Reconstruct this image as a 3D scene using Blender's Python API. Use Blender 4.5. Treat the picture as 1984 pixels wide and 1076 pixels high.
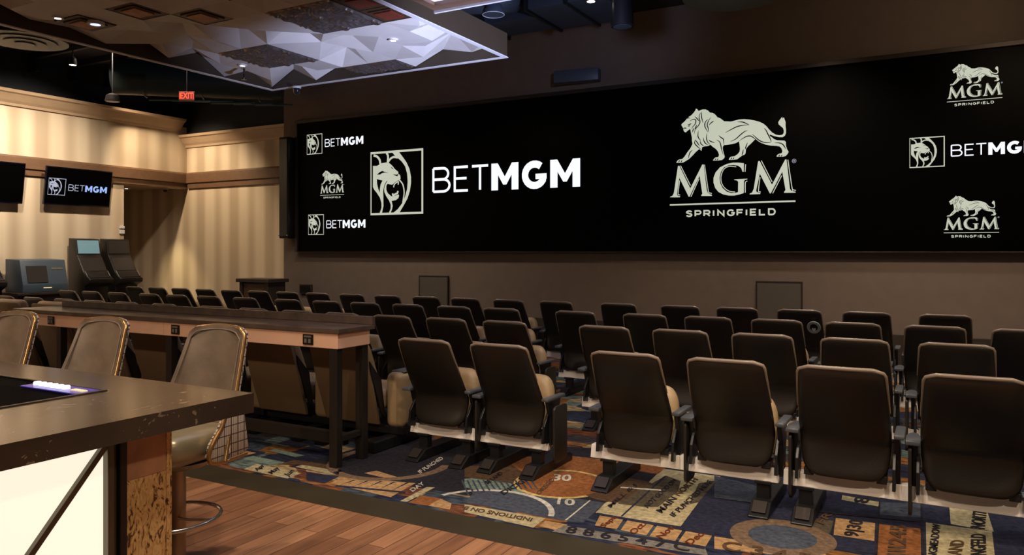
import bpy, bmesh, math, random
from mathutils import Vector, Matrix
random.seed(7)
D = bpy.data
for o in list(D.objects): D.objects.remove(o)
scene = bpy.context.scene
COL = scene.collection
pi = math.pi
# ------------------------------------------------------------------ camera
EYE = 1.75; FPX = 1490.0; CX = 992.0; HY = 488.0
TH = math.atan(828 / 1490.0); SN, CS = math.sin(TH), math.cos(TH)
cam_d = D.cameras.new('camera'); cam = D.objects.new('camera', cam_d); COL.objects.link(cam)
cam.location = (0, 0, EYE); cam.rotation_euler = (pi / 2, 0, TH)
cam_d.sensor_width = 36; cam_d.lens = FPX / 1984 * 36; cam_d.shift_y = -50 / 1984.0
cam_d.clip_start = 0.05; cam_d.clip_end = 100
scene.camera = cam
# ------------------------------------------------------------------ world, exposure
w = D.worlds.new('world'); scene.world = w; w.use_nodes = True
w.node_tree.nodes['Background'].inputs[0].default_value = (0.9, 0.8, 0.72, 1)
w.node_tree.nodes['Background'].inputs[1].default_value = 0.035
scene.view_settings.view_transform = 'Standard'; scene.view_settings.look = 'None'
scene.view_settings.gamma = 1; scene.view_settings.use_curve_mapping = False
scene.view_settings.exposure = 0.0

def lamp(name, kind, loc, aim, power, color, size=0.1, spot=70, blend=0.6, shape=None, sy=None):
    l = D.lights.new(name, kind); l.energy = power; l.color = color
    if kind == 'SPOT':
        l.spot_size = math.radians(spot); l.spot_blend = blend; l.shadow_soft_size = size
    elif kind == 'AREA':
        l.size = size
        if sy: l.shape = 'RECTANGLE'; l.size_y = sy
    else: l.shadow_soft_size = size
    o = D.objects.new(name, l); COL.objects.link(o); o.location = loc
    d = Vector(aim) - Vector(loc)
    o.rotation_euler = d.to_track_quat('-Z', 'Y').to_euler()
    return o
WARM = (1.0, 0.74, 0.48); COOL = (0.55, 0.62, 1.0); NEUT = (1.0, 0.86, 0.72)
# general house downlights in the black ceiling
for (x, y) in [(-11.5, 2.6), (-1.6, 2.2), (3.2, 5.0), (-11.8, 9.0), (-1.3, 8.2), (2.6, 9.4), (-1.6, 11.3), (-9.6, 10.6)]:
    lamp('house_spot_light', 'SPOT', (x, y, 5.85), (x, y + .1, 0), 400, NEUT, .12, 110, .8)
# row of spots washing the screen wall and the carpet on the right
for (x, y, e) in [(-2.0, 9.8, 340), (1.5, 9.6, 430), (-7, 10.4, 190), (-11, 10.8, 120)]:
    lamp('wall_wash_light', 'SPOT', (x, y, 5.8), (x, 13, 1.0), e, WARM, .1, 80, .8)
lamp('cornice_wash_light', 'SPOT', (1.0, 10.6, 4.9), (-.5, 13, 5.3), 50, WARM, .1, 110, 1)
# warm wall washers along the striped wall
for y in (2.5, 5.2, 7.4, 9.2, 10.9):
    lamp('stripe_wall_light', 'SPOT', (-14.1, y, 5.75), (-17, y, 2.2), 800, (1.0, .82, .62), .12, 95, .8)
for x in (-16.1, -14.6):
    lamp('corner_wall_light', 'SPOT', (x, 10.7, 5.6), (x, 13.3, 2.3), 620, (1.0, .76, .5), .1, 80, .7)
lamp('recess_light', 'SPOT', (-17.25, 12.45, 3.32), (-17.2, 12.6, 0), 260, (1.0, .8, .42), .05, 62, .7)
# light over the front: stools, wood floor, near seats
for (x, y, e) in [(-3.4, 1.0, 420), (-5.8, 1.8, 420), (-1.0, 2.6, 380), (1.2, 3.4, 380)]:
    lamp('front_spot_light', 'SPOT', (x, y, 5.8), (x - .2, y + 2.0, 0), e, (1.0, .78, .56), .1, 85, .8)
# unseen spots added to brighten the beams and backs of the seats
for (x, y, tx, ty, e) in [(.4, .9, -2.6, 5.5, 330), (2.4, 1.2, .3, 5.5, 330), (-5.5, -2.5, -5.8, 4.8, 480)]:
    lamp('added_seat_back_light', 'SPOT', (x, y, 4.4), (tx, ty, .3), e, (1.0, .76, .54), .1, 50, .9)
lamp('added_bar_end_light', 'SPOT', (-.6, 1.4, 3.0), (-2.8, 1.95, .5), 55, (1.0, .8, .55), .08, 40, .9)  # warm spot added to lift the burl end, no fixture there
# cool uplight added low among the seats just to brighten the hung ceiling
lamp('added_cool_uplight', 'SPOT', (-1.3, 6.1, 1.5), (-5.1, 7.6, 4.25), 2300, COOL, .06, 44, .9)
lamp('added_duct_light', 'SPOT', (-3.6, 8.8, 4.6), (-5.6, 11.4, 5.5), 110, COOL, .1, 90, .9)  # added spot giving the ducts their bluish light

# ------------------------------------------------------------------ pixel helpers (photo pixel -> real plane)
def on_z(u, v, z):
    d = (EYE - z) * FPX / (v - HY); l = (u - CX) / FPX * d
    return (-SN * d + CS * l, CS * d + SN * l)
def on_y(u, v, Y):
    l = (u - CX) / FPX; d = Y / (CS + SN * l)
    return (d * (-SN + CS * l), EYE + (HY - v) / FPX * d)
def on_x(u, v, X):
    l = (u - CX) / FPX; d = X / (-SN + CS * l)
    return (d * (CS + SN * l), EYE + (HY - v) / FPX * d)

# ------------------------------------------------------------------ materials
def mat(name, col, rough=.5, metal=0.0, emit=None, es=1.0, spec=None, bump=0, bscale=60, var=0, vscale=5, coat=0):
    m = D.materials.new(name); m.use_nodes = True
    nt = m.node_tree; b = nt.nodes['Principled BSDF']
    b.inputs['Base Color'].default_value = (*col, 1); b.inputs['Roughness'].default_value = rough
    b.inputs['Metallic'].default_value = metal
    if spec is not None: b.inputs['Specular IOR Level'].default_value = spec
    if coat: b.inputs['Coat Weight'].default_value = coat; b.inputs['Coat Roughness'].default_value = .15
    if emit: b.inputs['Emission Color'].default_value = (*emit, 1); b.inputs['Emission Strength'].default_value = es
    tc = nt.nodes.new('ShaderNodeTexCoord')
    if var or True:
        n = nt.nodes.new('ShaderNodeTexNoise'); n.inputs['Scale'].default_value = vscale; n.inputs['Detail'].default_value = 5
        nt.links.new(tc.outputs['Object'], n.inputs['Vector'])
        r = nt.nodes.new('ShaderNodeValToRGB'); v = max(var, .04)
        r.color_ramp.elements[0].position = .3; r.color_ramp.elements[1].position = .7
        r.color_ramp.elements[0].color = tuple(c * (1 - v) for c in col) + (1,)
        r.color_ramp.elements[1].color = tuple(min(1, c * (1 + v)) for c in col) + (1,)
        nt.links.new(n.outputs['Fac'], r.inputs[0]); nt.links.new(r.outputs[0], b.inputs['Base Color'])
    if bump:
        n2 = nt.nodes.new('ShaderNodeTexNoise'); n2.inputs['Scale'].default_value = bscale; n2.inputs['Detail'].default_value = 4
        nt.links.new(tc.outputs['Object'], n2.inputs['Vector'])
        bp = nt.nodes.new('ShaderNodeBump'); bp.inputs['Strength'].default_value = bump; bp.inputs['Distance'].default_value = .01
        nt.links.new(n2.outputs['Fac'], bp.inputs['Height']); nt.links.new(bp.outputs[0], b.inputs['Normal'])
    return m

def stripe_mat():
    m = D.materials.new('striped_wallpaper'); m.use_nodes = True; nt = m.node_tree; b = nt.nodes['Principled BSDF']
    b.inputs['Roughness'].default_value = .75
    tc = nt.nodes.new('ShaderNodeTexCoord'); sx = nt.nodes.new('ShaderNodeSeparateXYZ'); nt.links.new(tc.outputs['Object'], sx.inputs[0])
    ad = nt.nodes.new('ShaderNodeMath'); ad.operation = 'ADD'; nt.links.new(sx.outputs[0], ad.inputs[0]); nt.links.new(sx.outputs[1], ad.inputs[1])
    def wave(period, ph):
        a = nt.nodes.new('ShaderNodeMath'); a.operation = 'MULTIPLY_ADD'; a.inputs[1].default_value = 2 * pi / period; a.inputs[2].default_value = ph
        nt.links.new(ad.outputs[0], a.inputs[0]); s = nt.nodes.new('ShaderNodeMath'); s.operation = 'SINE'; nt.links.new(a.outputs[0], s.inputs[0]); return s
    s1 = wave(.60, 0); s2 = wave(1.37, 1.3)
    mx = nt.nodes.new('ShaderNodeMath'); mx.operation = 'MULTIPLY_ADD'; mx.inputs[1].default_value = .45
    nt.links.new(s2.outputs[0], mx.inputs[0]); nt.links.new(s1.outputs[0], mx.inputs[2])
    mr = nt.nodes.new('ShaderNodeMapRange'); mr.inputs[1].default_value = -1.1; mr.inputs[2].default_value = 1.1
    nt.links.new(mx.outputs[0], mr.inputs[0])
    r = nt.nodes.new('ShaderNodeValToRGB'); e = r.color_ramp.elements
    e[0].position = .15; e[0].color = (.47, .37, .26, 1); e[1].position = .8; e[1].color = (.66, .55, .41, 1)
    n = e.new(.45); n.color = (.57, .46, .33, 1)
    nt.links.new(mr.outputs[0], r.inputs[0]); nt.links.new(r.outputs[0], b.inputs['Base Color'])
    return m

def wood_mat():
    m = D.materials.new('plank_wood'); m.use_nodes = True; nt = m.node_tree; b = nt.nodes['Principled BSDF']
    tc = nt.nodes.new('ShaderNodeTexCoord'); mp = nt.nodes.new('ShaderNodeMapping'); mp.inputs['Rotation'].default_value = (0, 0, pi / 2)
    nt.links.new(tc.outputs['Object'], mp.inputs[0])
    br = nt.nodes.new('ShaderNodeTexBrick'); br.inputs['Scale'].default_value = 1; br.inputs['Brick Width'].default_value = 1.2
    br.inputs['Row Height'].default_value = .13; br.inputs['Mortar Size'].default_value = .003; br.inputs['Bias'].default_value = 0
    br.inputs['Color1'].default_value = (.22, .10, .048, 1); br.inputs['Color2'].default_value = (.42, .215, .11, 1); br.inputs['Mortar'].default_value = (.09, .04, .02, 1)
    nt.links.new(mp.outputs[0], br.inputs['Vector'])
    m2 = nt.nodes.new('ShaderNodeMapping'); m2.inputs['Scale'].default_value = (22, 1.6, 1); nt.links.new(tc.outputs['Object'], m2.inputs[0])
    n = nt.nodes.new('ShaderNodeTexNoise'); n.inputs['Scale'].default_value = 1; n.inputs['Detail'].default_value = 6; nt.links.new(m2.outputs[0], n.inputs[0])
    r = nt.nodes.new('ShaderNodeValToRGB'); r.color_ramp.elements[0].position = .3; r.color_ramp.elements[0].color = (.62, .6, .58, 1)
    r.color_ramp.elements[1].position = .75; r.color_ramp.elements[1].color = (1.15, 1.1, 1.05, 1); nt.links.new(n.outputs['Fac'], r.inputs[0])
    mm = nt.nodes.new('ShaderNodeMix'); mm.data_type = 'RGBA'; mm.blend_type = 'MULTIPLY'; mm.inputs[0].default_value = 1
    nt.links.new(br.outputs['Color'], mm.inputs[6]); nt.links.new(r.outputs[0], mm.inputs[7]); nt.links.new(mm.outputs[2], b.inputs['Base Color'])
    b.inputs['Roughness'].default_value = .42
    return m

def carpet_mat():
    m = D.materials.new('patchwork_carpet'); m.use_nodes = True; nt = m.node_tree; b = nt.nodes['Principled BSDF']
    tc = nt.nodes.new('ShaderNodeTexCoord'); mp = nt.nodes.new('ShaderNodeMapping'); mp.inputs['Scale'].default_value = (2.9, 4.1, 1)
    nt.links.new(tc.outputs['Object'], mp.inputs[0])
    v = nt.nodes.new('ShaderNodeTexVoronoi'); v.distance = 'CHEBYCHEV'; v.inputs['Scale'].default_value = 1.0; v.inputs['Randomness'].default_value = .8
    nt.links.new(mp.outputs[0], v.inputs['Vector'])
    sp = nt.nodes.new('ShaderNodeSeparateColor'); nt.links.new(v.outputs['Color'], sp.inputs[0])
    r = nt.nodes.new('ShaderNodeValToRGB'); r.color_ramp.interpolation = 'CONSTANT'; e = r.color_ramp.elements
    pal = [(0, (.022, .025, .045)), (.22, (.045, .06, .08)), (.36, (.20, .09, .03)), (.48, (.022, .028, .055)), (.60, (.30, .23, .12)), (.70, (.05, .045, .05)), (.80, (.10, .14, .13)), (.9, (.14, .055, .03))]
    e[0].position = 0; e[0].color = (*pal[0][1], 1); e[1].position = pal[1][0]; e[1].color = (*pal[1][1], 1)
    for p, c in pal[2:]: k = e.new(p); k.color = (*c, 1)
    nt.links.new(sp.outputs[0], r.inputs[0])
    n = nt.nodes.new('ShaderNodeTexNoise'); n.inputs['Scale'].default_value = 24; n.inputs['Detail'].default_value = 7
    m3 = nt.nodes.new('ShaderNodeMapping'); m3.inputs['Scale'].default_value = (.4, 1.5, 1); nt.links.new(tc.outputs['Object'], m3.inputs[0]); nt.links.new(m3.outputs[0], n.inputs[0])
    r2 = nt.nodes.new('ShaderNodeValToRGB'); r2.color_ramp.elements[0].position = .38; r2.color_ramp.elements[0].color = (.45, .45, .5, 1)
    r2.color_ramp.elements[1].position = .66; r2.color_ramp.elements[1].color = (1.5, 1.45, 1.35, 1); nt.links.new(n.outputs['Fac'], r2.inputs[0])
    mm = nt.nodes.new('ShaderNodeMix'); mm.data_type = 'RGBA'; mm.blend_type = 'MULTIPLY'; mm.inputs[0].default_value = 1
    nt.links.new(r.outputs[0], mm.inputs[6]); nt.links.new(r2.outputs[0], mm.inputs[7]); nt.links.new(mm.outputs[2], b.inputs['Base Color'])
    b.inputs['Roughness'].default_value = .95; b.inputs['Specular IOR Level'].default_value = .1
    return m

def stone_mat():
    m = mat('brown_quartz', (.055, .036, .025), .15, 0, var=.25, vscale=3)
    nt = m.node_tree; b = nt.nodes['Principled BSDF']; tc = nt.nodes.new('ShaderNodeTexCoord')
    v = nt.nodes.new('ShaderNodeTexNoise'); v.inputs['Scale'].default_value = 11; v.inputs['Detail'].default_value = 8; v.inputs['Distortion'].default_value = 2.5
    nt.links.new(tc.outputs['Object'], v.inputs['Vector'])
    r = nt.nodes.new('ShaderNodeValToRGB'); e = r.color_ramp.elements
    e[0].position = .645; e[0].color = (0, 0, 0, 1); e[1].position = .67; e[1].color = (.6, .6, .6, 1)
    nt.links.new(v.outputs['Fac'], r.inputs[0])
    src = b.inputs['Base Color'].links[0].from_socket
    mm = nt.nodes.new('ShaderNodeMix'); mm.data_type = 'RGBA'; mm.inputs[7].default_value = (.36, .27, .18, 1)
    nt.links.new(r.outputs[0], mm.inputs[0]); nt.links.new(src, mm.inputs[6]); nt.links.new(mm.outputs[2], b.inputs['Base Color'])
    return m

def cork_mat():
    m = D.materials.new('burl_veneer'); m.use_nodes = True; nt = m.node_tree; b = nt.nodes['Principled BSDF']
    tc = nt.nodes.new('ShaderNodeTexCoord'); n = nt.nodes.new('ShaderNodeTexNoise'); n.inputs['Scale'].default_value = 26
    n.inputs['Detail'].default_value = 9; n.inputs['Distortion'].default_value = 2.2; mp = nt.nodes.new('ShaderNodeMapping'); mp.inputs['Scale'].default_value = (1, 1.5, .7); nt.links.new(tc.outputs['Object'], mp.inputs[0]); nt.links.new(mp.outputs[0], n.inputs[0])
    r = nt.nodes.new('ShaderNodeValToRGB'); e = r.color_ramp.elements
    e[0].position = .38; e[0].color = (.10, .04, .015, 1); e[1].position = .62; e[1].color = (.92, .62, .28, 1)
    k = e.new(.43); k.color = (.72, .42, .16, 1)
    nt.links.new(n.outputs['Fac'], r.inputs[0]); nt.links.new(r.outputs[0], b.inputs['Base Color']); b.inputs['Roughness'].default_value = .45
    return m

def plaid_mat():
    m = D.materials.new('plaid_fabric'); m.use_nodes = True; nt = m.node_tree; b = nt.nodes['Principled BSDF']
    tc = nt.nodes.new('ShaderNodeTexCoord'); sx = nt.nodes.new('ShaderNodeSeparateXYZ'); nt.links.new(tc.outputs['Object'], sx.inputs[0])
    outs = []
    for ax, per in ((1, .05), (2, .05), (1, .013), (0, .05)):
        a = nt.nodes.new('ShaderNodeMath'); a.operation = 'PINGPONG'; a.inputs[1].default_value = per / 2; nt.links.new(sx.outputs[ax], a.inputs[0])
        g = nt.nodes.new('ShaderNodeMath'); g.operation = 'LESS_THAN'; g.inputs[1].default_value = .003 if per > .02 else .0012; nt.links.new(a.outputs[0], g.inputs[0]); outs.append(g)
    x = outs[0]
    for o in outs[1:]:
        s = nt.nodes.new('ShaderNodeMath'); s.operation = 'MAXIMUM'; nt.links.new(x.outputs[0], s.inputs[0]); nt.links.new(o.outputs[0], s.inputs[1]); x = s
    mm = nt.nodes.new('ShaderNodeMix'); mm.data_type = 'RGBA'; mm.inputs[6].default_value = (.50, .42, .34, 1); mm.inputs[7].default_value = (.07, .045, .04, 1)
    nt.links.new(x.outputs[0], mm.inputs[0]); nt.links.new(mm.outputs[2], b.inputs['Base Color']); b.inputs['Roughness'].default_value = .85
    return m

M = dict(
    stripe=stripe_mat(), wood=wood_mat(), carpet=carpet_mat(), stone=stone_mat(), cork=cork_mat(), plaid=plaid_mat(),
    border=mat('olive_border', (.040, .032, .018), .38, var=.15, vscale=3),
    screenwall=mat('taupe_paint', (.155, .115, .092), .8, var=.06),
    blackpaint=mat('black_paint', (.012, .012, .013), .85),
    bluedark=mat('dark_blue_paint', (.012, .016, .022), .8),
    crown=mat('cream_trim', (.50, .36, .24), .5), band=mat('caramel_wood_trim', (.15, .082, .045), .45, var=.1, vscale=8),
    plinth=mat('dark_plinth', (.035, .025, .02), .5), frame=mat('dark_metal_frame', (.045, .035, .03), .45, .5),
    display=mat('black_display', (.0006, .0006, .0008), .45, spec=.04), tvbez=mat('glossy_black_bezel', (.004, .004, .01), .15),
    cream_e=mat('lit_cream_graphic', (.02, .02, .02), .5, emit=(.52, .55, .44), es=1.0),
    white_e=mat('lit_white_graphic', (.02, .02, .02), .5, emit=(.85, .88, 1.0), es=1.15),
    grey_e=mat('lit_grey_graphic', (.02, .02, .02), .5, emit=(.42, .44, .56), es=1.0),
    blue_e=mat('lit_blue_graphic', (.02, .02, .02), .5, emit=(.35, .5, .95), es=1.0),
    cut=mat('black_graphic', (.001, .001, .001), .9, spec=0),
    shell=mat('dark_brown_shell', (.0125, .0095, .0070), .36, bump=.06, bscale=160), piping=mat('highlit_brown_edge', (.22, .17, .13), .3),  # piping tone raised to carry the seat-top highlight
    tan=mat('tan_leather', (.36, .25, .13), .45, var=.1, vscale=6), pad=mat('grey_arm_pad', (.075, .08, .09), .33), blackplastic=mat('black_plastic', (.010, .010, .012), .35),
    tray=mat('dark_tray', (.020, .016, .013), .45), traytop=mat('pale_tray_top', (.70, .74, .74), .3),
    beam=mat('pale_steel_beam', (.88, .82, .76), .5, var=.04), blacksteel=mat('black_steel', (.014, .014, .015), .38, .3), whiteplate=mat('white_joint_plate', (.80, .74, .66), .45),
    recl=mat('dark_tan_shell', (.21, .135, .072), .55), tanhead=mat('tan_headrest', (.55, .36, .21), .5, var=.12, vscale=10),
    darktop=mat('dark_walnut_top', (.10, .070, .055), .25, var=.25, vscale=6), copper=mat('copper_panel', (.88, .54, .37), .42, .1),
    legm=mat('dark_bronze_leg', (.030, .024, .020), .4, .4), outlet=mat('black_outlet', (.008, .008, .008), .35), outl2=mat('grey_outlet_face', (.16, .14, .11), .4),
    stoolleather=mat('taupe_stool_leather', (.17, .125, .09), .42, bump=.15, bscale=14, var=.2, vscale=7), bronze=mat('bronze_piping', (.42, .24, .09), .28, .75),
    seatleather=mat('olive_metallic_leather', (.27, .22, .13), .30, .35, bump=.1, bscale=9, var=.2), colmetal=mat('brushed_bronze_column', (.34, .25, .17), .32, .8),
    whitepanel=mat('lit_white_panel', (.8, .78, .7), .4, emit=(1.0, .93, .74), es=.95), nickel=mat('aged_nickel', (.13, .105, .075), .35, .6),
    patina=mat('copper_patina', (.55, .28, .16), .5, .0, var=.3, vscale=6),
    cloudw=mat('pale_ceiling_panel', (.68, .64, .58), .55), cloudf=mat('brown_fascia', (.055, .038, .022), .5), rim=mat('white_rim', (.72, .70, .70), .4),
    tin=mat('embossed_tin', (.34, .30, .29), .24, .85), bronzetile=mat('bronze_tile', (.10, .055, .03), .4, .4), redtile=mat('red_tile', (.28, .05, .03), .25, .4),
    glow=mat('lit_lamp_lens', (.9, .9, .9), .4, emit=(1.0, .9, .72), es=5), glowblue=mat('blue_lamp_lens', (.4, .5, .9), .4, emit=(.35, .42, 1.0), es=3),
    glowpanel=mat('lit_cool_panel', (.7, .7, .8), .5, emit=(.60, .64, 1.0), es=1.1), duct=mat('galvanised_duct', (.05, .062, .085), .45, .3), ductg=mat('dark_green_pipe', (.014, .024, .022), .4, .3),
    ductrim=mat('grey_diffuser', (.13, .13, .125), .5),
    pipeg=mat('green_pipe', (.05, .11, .095), .35, .4),
    exitred=mat('exit_red_light', (.3, .01, .01), .5, emit=(1.0, .06, .02), es=2.2), exitbox=mat('exit_housing', (.10, .01, .01), .5),
    kiosk=mat('kiosk_black', (.013, .011, .010), .38), kscreen=mat('kiosk_screen', (.04, .034, .032), .25), kscreenlit=mat('kiosk_screen_pale', (.10, .15, .16), .2, emit=(.10, .18, .20), es=1.0),
    steelblue=mat('slate_blue_metal', (.06, .085, .115), .42), podium=mat('dark_walnut', (.035, .025, .020), .4), podin=mat('brown_wood_inset', (.10, .055, .03), .5),
    unitglass=mat('black_glass', (.001, .001, .0015), .6, spec=.02), violet=mat('violet_button_strip', (.03, .02, .12), .25, emit=(.10, .06, .42), es=.55),
    btn=mat('white_lit_button', (.8, .8, .9), .3, emit=(.8, .85, 1.0), es=1.2), btn2=mat('amber_lit_button', (.6, .5, .3), .4, emit=(.75, .6, .35), es=.8),
    chrome=mat('chrome', (.5, .47, .42), .2, .9), concrete=mat('brown_plaster', (.14, .10, .075), .8), dome=mat('smoked_dome', (.02, .02, .02), .1), whitepl=mat('white_plastic', (.6, .6, .6), .4),
    gobo=mat('panel_taupe', (.085, .072, .055), .7), sticker=mat('grey_ring', (.22, .24, .22), .4),
)
# carpet print inks
def ink(name, c): return mat('carpet_' + name, c, .95, spec=.1, var=.35, vscale=30)
INK = dict(cream=ink('cream', (.36, .31, .18)), tan=ink('tan', (.36, .22, .10)), dim=ink('dim', (.15, .10, .065)), rust=ink('rust', (.22, .085, .03)), brown=ink('brown', (.085, .05, .028)), olive=ink('olive', (.075, .062, .042)),
           navy=ink('navy', (.022, .024, .045)), slate=ink('slate', (.055, .065, .085)), teal=ink('teal', (.15, .21, .17)), dark=ink('dark', (.022, .020, .026)), yellow=ink('yellow', (.50, .36, .13)),
           grey=ink('grey', (.16, .15, .13)), red=ink('red', (.12, .028, .014)), white=ink('white', (.46, .44, .38)))

# ------------------------------------------------------------------ mesh builder
class MB:
    def __init__(s): s.v = []; s.f = []; s.m = []; s.mats = []
    def mi(s, m):
        if m not in s.mats: s.mats.append(m)
        return s.mats.index(m)
    def add(s, vs, fs, m, T=None):
        b = len(s.v); k = s.mi(m)
        for p in vs: s.v.append(tuple(T @ Vector(p)) if T else tuple(p))
        for f in fs: s.f.append([b + i for i in f]); s.m.append(k)
        return s
    def bm(s, bm, m, T=None):
        bm.verts.index_update()
        s.add([v.co[:] for v in bm.verts], [[v.index for v in f.verts] for f in bm.faces], m, T); bm.free(); return s
    def box(s, x0, x1, y0, y1, z0, z1, m, bev=0, seg=2, T=None):
        bm = bmesh.new(); bmesh.ops.create_cube(bm, size=1)
        for v in bm.verts: v.co = Vector((x0 + (v.co.x + .5) * (x1 - x0), y0 + (v.co.y + .5) * (y1 - y0), z0 + (v.co.z + .5) * (z1 - z0)))
        if bev: bmesh.ops.bevel(bm, geom=bm.edges[:], offset=min(bev, .49 * min(x1 - x0, y1 - y0, z1 - z0)), segments=seg, profile=.5, affect='EDGES')
        return s.bm(bm, m, T)
    def prism(s, pts, axis, a, b, m, bev=0, T=None, seg=2):
        n = len(pts); V = []
        for h in (a, b):
            for (p, q) in pts: V.append({'x': (h, p, q), 'y': (p, h, q), 'z': (p, q, h)}[axis])
        F = [list(range(n)), list(range(2 * n - 1, n - 1, -1))] + [[i, i + n, (i + 1) % n + n, (i + 1) % n] for i in range(n)]
        if axis in 'xz': pass
        bm = bmesh.new(); vs = [bm.verts.new(p) for p in V]
        for f in F: bm.faces.new([vs[i] for i in f])
        bmesh.ops.recalc_face_normals(bm, faces=bm.faces[:])
        if bev: bmesh.ops.bevel(bm, geom=bm.edges[:], offset=bev, segments=seg, profile=.5, affect='EDGES', clamp_overlap=True)
        return s.bm(bm, m, T)
    def tube(s, pts, r, m, n=8, close=False, T=None, caps=True):
        pts = [Vector(p) for p in pts]; N = len(pts); V = []; F = []; rs = r if isinstance(r, (list, tuple)) else [r] * N
        up = None
        for i, p in enumerate(pts):
            if close: t = (pts[(i + 1) % N] - pts[i - 1]).normalized()
            else: t = (pts[min(i + 1, N - 1)] - pts[max(i - 1, 0)]).normalized()
            if up is None: up = Vector((0, 0, 1)) if abs(t.z) < .9 else Vector((1, 0, 0))
            a = (up - t * up.dot(t)).normalized(); c = t.cross(a); up = a
            for k in range(n):
                g = 2 * pi * k / n; V.append(tuple(p + (a * math.cos(g) + c * math.sin(g)) * rs[i]))
        for i in range(N if close else N - 1):
            j = (i + 1) % N
            for k in range(n): F.append([i * n + k, i * n + (k + 1) % n, j * n + (k + 1) % n, j * n + k])
        if not close and caps: F.append(list(range(n - 1, -1, -1))); F.append([(N - 1) * n + k for k in range(n)])
        return s.add(V, F, m, T)
    def lathe(s, prof, m, n=24, c=(0, 0, 0), T=None):
        V = []; F = []; P = len(prof)
        for k in range(n):
            g = 2 * pi * k / n
            for (r, z) in prof: V.append((c[0] + r * math.cos(g), c[1] + r * math.sin(g), c[2] + z))
        for k in range(n):
            j = (k + 1) % n
            for i in range(P - 1): F.append([k * P + i, j * P + i, j * P + i + 1, k * P + i + 1])
        if prof[0][0] > 1e-4: F.append([k * P for k in range(n)][::-1])
        if prof[-1][0] > 1e-4: F.append([k * P + P - 1 for k in range(n)])
        return s.add(V, F, m, T)
    def poly(s, pts, m, T=None): return s.add(pts, [list(range(len(pts)))], m, T)
    def build(s, name, parent=None, smooth=None, loc=None):
        me = D.meshes.new(name); me.from_pydata(s.v, [], s.f)
        for m in s.mats: me.materials.append(m)
        for p, k in zip(me.polygons, s.m): p.material_index = k
        me.validate(clean_customdata=False)
        bm = bmesh.new(); bm.from_mesh(me)
        if smooth is not None:
            bmesh.ops.remove_doubles(bm, verts=bm.verts[:], dist=1e-5)
            bmesh.ops.recalc_face_normals(bm, faces=bm.faces[:])
            for f in bm.faces: f.smooth = True
            for e in bm.edges:
                if len(e.link_faces) == 2 and e.calc_face_angle(0) > math.radians(smooth): e.smooth = False
        bm.to_mesh(me); bm.free(); me.update()
        o = D.objects.new(name, me); COL.objects.link(o)
        if parent: o.parent = parent
        if loc: o.location = loc
        return o

def tag(o, label=None, cat=None, group=None, kind=None):
    if label: o['label'] = label
    if cat: o['category'] = cat
    if group: o['group'] = group
    if kind: o['kind'] = kind
    return o
def thing(name, label, cat, loc=(0, 0, 0), rz=0, group=None):
    o = D.objects.new(name, None); COL.objects.link(o); o.location = loc; o.rotation_euler = (0, 0, rz); o.empty_display_size = .1
    return tag(o, label, cat, group)
def struct(name, mb, smooth=None): return tag(mb.build(name, smooth=smooth), kind='structure')
def dup(root, loc, rz=None, label=None, group=None, skip=()):
    r = root.copy(); COL.objects.link(r); r.location = loc
    if rz is not None: r.rotation_euler = (0, 0, rz)
    if label: r['label'] = label
    if group: r['group'] = group
    for ch in list(root.children):
        if ch.name.split('.')[0] in skip: continue
        c = ch.copy(); COL.objects.link(c); c.parent = r
        for g in list(ch.children):
            d = g.copy(); COL.objects.link(d); d.parent = c
    return r

# ------------------------------------------------------------------ room shell
ZC = 6.0; XL = -16.95; YB = 13.25; YS = 13.0; XS = -13.27
mb = MB(); mb.box(-18.5, 6, -4, 4.0, -.1, 0, M['wood']); mb.box(-21, 6, 4.0, 13.4, -.1, -.02, M['concrete']); struct('floor', mb)
mb = MB(); mb.box(-21, 6.2, -4.2, 13.6, ZC, ZC + .1, M['blackpaint']); struct('ceiling', mb)
# screen wall
mb = MB(); mb.box(XS, 6, YS, 13.6, -.05, ZC, M['screenwall']); struct('wall_front', mb)
mb = MB(); mb.box(XS - .02, 6, YS - .05, YS, 0, .5, M['plinth'], .006); struct('baseboard_front', mb)
mb = MB(); mb.box(6, 6.15, -4.2, 13.6, -.05, ZC, M['screenwall']); struct('wall_right', mb)
mb = MB(); mb.box(-17, 6.15, -4.15, -4, -.05, ZC, M['concrete']); struct('wall_back', mb)
# left striped wall with the recess opening near the corner
mb = MB(); mb.box(XL - .15, XL, -4, 11.5, -.05, 4.95, M['stripe']); mb.box(XL - .15, XL, 11.5, YB, 3.36, 4.95, M['stripe']); struct('wall_left', mb)
mb = MB(); mb.box(XL - .25, XL - .15, -4, YB, 4.95, ZC, M['bluedark']); mb.box(XL - .15, XS, YB, YB + .1, 4.6, ZC, M['bluedark']); struct('wall_left_upper', mb)
mb = MB(); mb.box(-21, XS, YB, YB + .15, -.05, 4.6, M['stripe']); struct('wall_corner', mb)
mb = MB(); mb.box(-21, XL - .16, 11.3, YB, 3.40, 3.5, M['crown']); struct('ceiling_recess', mb)
mb = MB(); mb.box(-21, XL - .16, 11.34, 11.49, -.05, 3.39, M['stripe']); struct('wall_recess', mb)
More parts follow.
